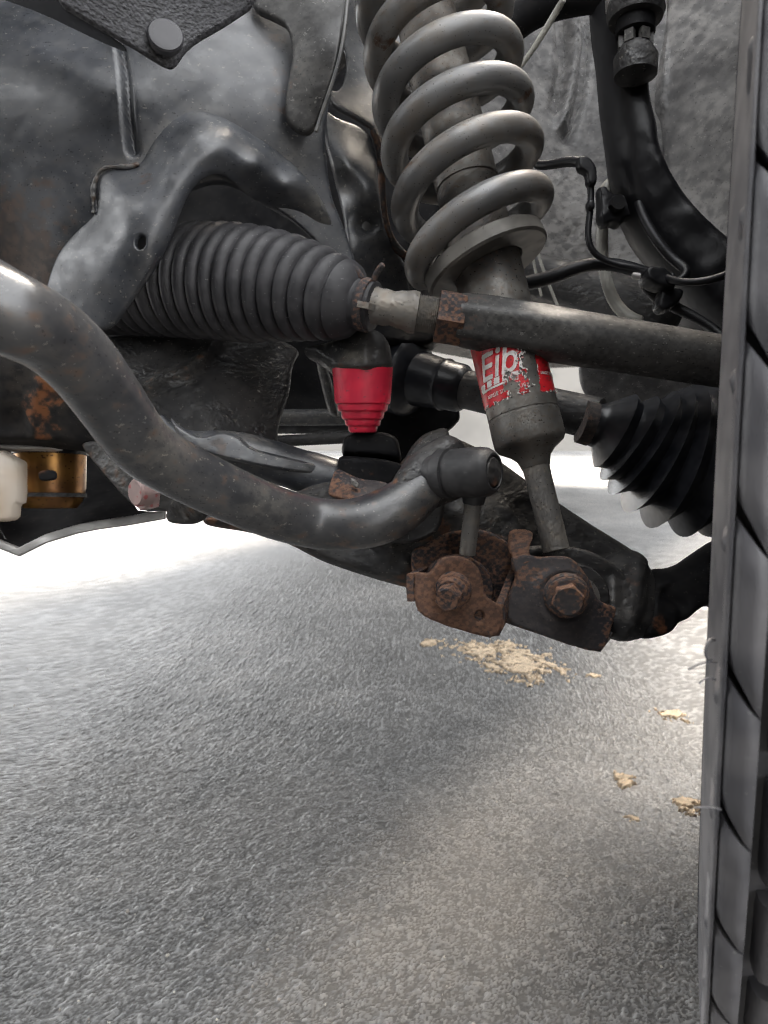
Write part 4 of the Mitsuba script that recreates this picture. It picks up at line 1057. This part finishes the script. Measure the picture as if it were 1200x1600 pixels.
t = thing("cable_clamp", "blocky black cable clamp above the right part of the tie rod", "clamp")
add("block", slab([(1008, 418), (1020, 412), (1040, 414), (1056, 428), (1060, 446), (1052, 452), (1028, 446), (1010, 436)], 0.415, 0.016, 5, 4, lump=0.001, lump_f=120), "hose_black", parent=t)
add("leg", slab([(1036, 446), (1062, 448), (1072, 452), (1066, 470), (1040, 488), (1028, 480), (1030, 462)], 0.420, 0.012, 4, 5), "hose_black", parent=t)
add("cable_sleeve", ptube([(990, 430, 0.428), (1005, 433, 0.424), (1018, 436, 0.42)], 5, m=12, n=12), "aluminium", parent=t)

t = thing("trailing_tube", "shiny dark tube lying behind the hoses above the tie rod", "tube")
add(t, ptube([(750, 412, 0.60), (850, 432, 0.58), (930, 455, 0.56), (1000, 480, 0.54), (1040, 500, 0.53)], [28, 32, 36, 40, 38], m=40, n=32), "cast_black", own=True)

# ------------------------------------------------------------------ parts low on the left
t = thing("oil_filter", "oily gold brown oil filter canister at the left edge", "oil filter")
c = P(79, 702, 0.47)
kk = 0.47 / F_PX
add("canister", lathe(c, -up, [(-4 * kk, 40 * kk), (-3 * kk, 52 * kk), (0, 53 * kk), (60 * kk, 52 * kk), (72 * kk, 50 * kk), (82 * kk, 46 * kk), (92 * kk, 38 * kk), (93 * kk, 4 * kk)], 56), "filter_gold", 30, parent=t)
add("gasket", lathe(c, -up, [(3 * kk, 50 * kk), (3 * kk, 55 * kk), (9 * kk, 55 * kk), (9 * kk, 50 * kk)], 48), "hose_black", 30, parent=f"{t}__canister")
add("rim", lathe(c, -up, [(69 * kk, 48 * kk), (69 * kk, 53 * kk), (75 * kk, 53 * kk), (75 * kk, 48 * kk)], 48), "cast_black", 30, parent=t)
add("mark", slab([(58, 735), (86, 734), (88, 750), (60, 752)], 0.421, 0.003, 3, 4), "dark_steel", parent=f"{t}__canister", rust=0.3)

t = thing("filter_shield", "cream plastic shield beside the oil filter at the left edge", "shield")
add("panel", slab([(-120, 702), (31, 703), (32, 786), (22, 788), (20, 812), (0, 816), (-120, 816)], [(-60, 750, 0.42), (10, 760, 0.430), (31, 740, 0.436), (0, 812, 0.430)], 0.012, 6, 5, corner=1), "pale_plastic", parent=t)
add("top_edge", slab([(-120, 692), (46, 691), (80, 697), (78, 703), (31, 703), (-120, 702)], 0.436, 0.02, 3, 4, corner=1), "aluminium", parent=t)

t = thing("skid_plate", "dark skid plate with a pale folded edge at the lower left", "skid plate")
front = [(-160, 760), (-60, 812), (0, 846), (28, 858), (70, 838), (120, 824), (150, 818), (200, 812), (258, 802)]
zf = 0.305
top_px = front[::-1]
# upper sheet, slanting up and back
Df = [(-160, 760, 0.44), (0, 846, 0.44), (28, 858, 0.44), (150, 818, 0.47), (258, 802, 0.48), (180, 720, 0.62), (0, 720, 0.62), (-160, 700, 0.62), (100, 700, 0.64)]
add("sheet", slab([(-160, 700), (120, 700), (160, 714), (214, 798), (258, 800), (200, 811), (150, 817), (120, 823), (70, 837), (28, 857), (0, 845), (-60, 811), (-160, 760)], Df, 0.004, 2.5, 7, corner=0), "dark_steel", parent=t, dust=0.05, rust=0.1)
lip = [(-60, 820, 0.435), (0, 853, 0.435), (28, 864, 0.435), (70, 843, 0.44), (120, 828, 0.455), (150, 822, 0.462), (200, 815, 0.470), (258, 805, 0.475)]
add("folded_edge", slab([(x, y - 9) for x, y, _ in lip] + [(x, y + 6) for x, y, _ in lip[::-1]], lip, 0.004, 2, 4, corner=0), "aluminium", parent=t)

t = thing("pivot_bracket", "brown grimy pivot bracket with a pinkish bolt under the sway bar", "bracket")
add("cheek", slab([(118, 688), (180, 690), (250, 720), (300, 770), (330, 800), (318, 812), (300, 820), (262, 818), (256, 806), (260, 798), (212, 799), (150, 730)],
                  [(125, 695, 0.42), (250, 740, 0.39), (300, 810, 0.385), (212, 795, 0.40)], 0.008, 5, 6, lump=0.002, lump_f=80,
                  ridges=[([(272, 790), (290, 812)], 0.003, 4), ([(284, 784), (304, 808)], 0.003, 4), ([(296, 782), (318, 802)], 0.003, 4)]), "cast_black", parent=t, rust=0.25, dust=0.15)
bn = unit(-right * 0.62 - fwd * 0.75 - up * 0.1)
add("bolt_head", hexagon(P(238, 774, 0.386), bn, 0.0078, 0.007), "pink_bolt", 25, parent=t)
add("bolt_end", lathe(P(230, 768, 0.380), bn, [(0, 0.001), (0, 0.0074), (0.006, 0.0072), (0.0072, 0.0062), (0.0072, 0.0002)], 32), "pink_bolt", 35, parent=t)

# ------------------------------------------------------------------ wheel
t = thing("wheel_assembly", "big off road tyre with lugged shoulder filling the right edge", "wheel")
phi_s, camber = math.radians(26), math.radians(-0.2)
wu = np.array([math.sin(phi_s), math.cos(phi_s), 0])      # rearward in the wheel's plane
wn = np.array([math.cos(phi_s), -math.sin(phi_s), 0])     # along the axle, outward
wn = unit(wn * math.cos(camber) - np.array([0, 0, 1]) * math.sin(camber))
R_T, W_T = 0.38, 0.27
shoulder = P(1140, 760, 0.165)
C_in = np.array([shoulder[0], shoulder[1], 0]) + wu * R_T
C_in[2] = R_T - 0.004
TW = np.eye(4)
TW[:3, 0], TW[:3, 1], TW[:3, 2], TW[:3, 3] = wu, np.cross(wn, wu), wn, C_in   # local: xy = wheel plane, z = outward


def wheel_lathe(prof, n=180):
    """prof: (axial from the inner shoulder, radius)."""
    m = lathe([0, 0, 0], [0, 0, 1], prof, n, caps=False)
    m.apply_transform(TW)
    return m


R = R_T
add("tyre", wheel_lathe([(0.030, 0.212), (0.016, 0.222), (0.004, 0.25), (-0.004, 0.29), (-0.005, 0.325), (-0.003, 0.345), (0.0000, R - 0.017), (-0.0002, R - 0.0060), (0.0002, R - 0.0028), (0.0006, R - 0.0018), (0.0012, R - 0.0016), (0.0014, R - 0.0022), (0.0016, R - 0.0095), (0.010, R - 0.0085), (0.135, R - 0.006), (0.255, R - 0.0085),
                         (0.268, R - 0.017), (0.278, 0.33), (0.280, 0.29), (0.272, 0.25), (0.256, 0.222), (0.240, 0.212), (0.235, 0.206), (0.035, 0.206), (0.030, 0.212)], 240), "tyre_rubber", 35, parent=t)
add("rim", wheel_lathe([(0.026, 0.206), (0.028, 0.220), (0.034, 0.221), (0.038, 0.205), (0.060, 0.198), (0.20, 0.195), (0.215, 0.19), (0.22, 0.05), (0.222, 0.05), (0.2225, 0.19), (0.238, 0.200), (0.240, 0.220), (0.245, 0.221), (0.247, 0.205), (0.21, 0.192), (0.06, 0.194), (0.04, 0.200), (0.026, 0.206)], 120), "rim_dark", 35, parent=t)
add("hub", wheel_lathe([(0.15, 0.001), (0.15, 0.06), (0.219, 0.06), (0.219, 0.001)], 60), "cast_black", 35, parent=t, rust=0.2)
NB = 60
pit = 2 * math.pi / NB


def block(a0, a1, z0, z1, skew, h0, h1, taper=0.0):
    """One tread lug: angle range, axial range, slanted ends, chamfered towards the sidewall."""
    m = 9
    vs = []
    zs = [z0 - 0.0015, z0, z0 + 0.0016, z0 + 0.004, z1 - 0.0016, z1]
    hs = [h0 - 0.0015, h0 + 0.55 * (h1 - h0), h0 + 0.86 * (h1 - h0), h1, h1, h1 - 0.0012]
    for zz, hh in zip(zs, hs):
        off = skew * (zz - z0) / R
        grow = taper * np.clip((zz - z0) / (z1 - z0), 0, 1) ** 1.5
        for i in range(m):
            u = i / (m - 1)
            a = a0 - grow + off + (a1 - a0 + 2 * grow) * u
            e = 0.0012 if i in (0, m - 1) else 0.0
            vs.append([-(R + hh - e) * math.cos(a), (R + hh - e) * math.sin(a), zz])
    low = []
    for zz in zs:
        off = skew * (zz - z0) / R
        grow = taper * np.clip((zz - z0) / (z1 - z0), 0, 1) ** 1.5
        for i in range(m):
            a = a0 - grow + off + (a1 - a0 + 2 * grow) * i / (m - 1)
            low.append([-(R - 0.011) * math.cos(a), (R - 0.011) * math.sin(a), max(zz, z0)])
    n = len(vs)
    f = []
    for r in range(len(zs) - 1):
        for i in range(m - 1):
            q = [r * m + i, r * m + i + 1, (r + 1) * m + i + 1, (r + 1) * m + i]
            f += [[q[0], q[1], q[2]], [q[0], q[2], q[3]]]
    for r in range(len(zs) - 1):
        for i in (0, m - 1):
            f += [[r * m + i, (r + 1) * m + i, (r + 1) * m + i + n], [r * m + i, (r + 1) * m + i + n, r * m + i + n]]
    for i in range(m - 1):
        for r in (0, len(zs) - 1):
            f += [[r * m + i, r * m + i + 1, r * m + i + 1 + n], [r * m + i, r * m + i + 1 + n, r * m + i + n]]
    mm = trimesh.Trimesh(np.array(vs + low), f, process=False)
    trimesh.repair.fix_normals(mm)
    return mm


rows = [(0.0020, 0.0092, -1.6, 0.10, "shoulder_lug"), (0.0122, 0.040, 0.55, 0.42, "tread_block"), (0.047, 0.085, -0.4, 0.7, "tread_block"), (0.092, 0.178, 0.3, 0.2, "tread_block")]
local = []
for z0, z1, skew, ph, nm in rows:
    g = 0.0042 / R if nm == "shoulder_lug" else 0.0075 / R
    b = block(-pit / 2 + g / 2, pit / 2 - g / 2, z0, z1, skew, -0.0035 if nm == "shoulder_lug" else -0.0085, 0.0, 0.46 * g if nm == "shoulder_lug" else 0.0)
    local.append((b, ph, nm))
for b, ph, nm in local:
    bm = trimesh.graph.smooth_shade(b, angle=math.radians(28), facet_minarea=None)
    base = mikit.ply(bm, "tyre_rubber", smooth=True, uv=np.zeros((len(bm.vertices), 2)))
    # the arc of the tread that the wheel arch leaves in view, and as much again on either side
    for k in range(-20, 21):
        Rz = trimesh.transformations.rotation_matrix(-(k + ph) * pit, [0, 0, 1])
        scene[free(f"{t}__tyre__{nm}")] = {**base, "to_world": mi.ScalarTransform4f((TW @ Rz).tolist())}
# low bars moulded into the upper sidewall
bar_m = trimesh.creation.capsule(height=0.014, radius=0.0042, count=[12, 16])
bar_m.apply_transform(trimesh.transformations.rotation_matrix(math.pi / 2, [0, 1, 0]))
bar_m.apply_translation(-bar_m.centroid)
base = mikit.ply(bar_m, "tyre_rubber", smooth=True, uv=np.zeros((len(bar_m.vertices), 2)))
for k in range(-20, 21):
    M4 = trimesh.transformations.rotation_matrix(-(k + 0.35) * pit, [0, 0, 1]) @ trimesh.transformations.translation_matrix([-(R - 0.0165 - 0.004 * (k % 2)), 0, 0.0027])
    scene[free(f"{t}__tyre__sidewall_bar")] = {**base, "to_world": mi.ScalarTransform4f((TW @ M4).tolist())}
# rubber vent hairs
for (x, y, x2, y2) in ((1106, 1035, 1076, 1046), (1104, 1062, 1092, 1068), (1112, 1265, 1085, 1262)):
    add("rubber_hair", ptube([(x + 14, y, 0.178), ((x + x2) / 2, (y + y2) / 2 - 2, 0.176), (x2, y2, 0.176)], 1.6, m=12, n=8), "tyre_rubber", parent=f"{t}__tyre")
add("rubber_hair", ptube([(1116, 1000, 0.178), (1104, 1008, 0.176), (1102, 1020, 0.176), (1112, 1030, 0.177)], 2.2, m=16, n=8), "tyre_rubber", parent=f"{t}__tyre")
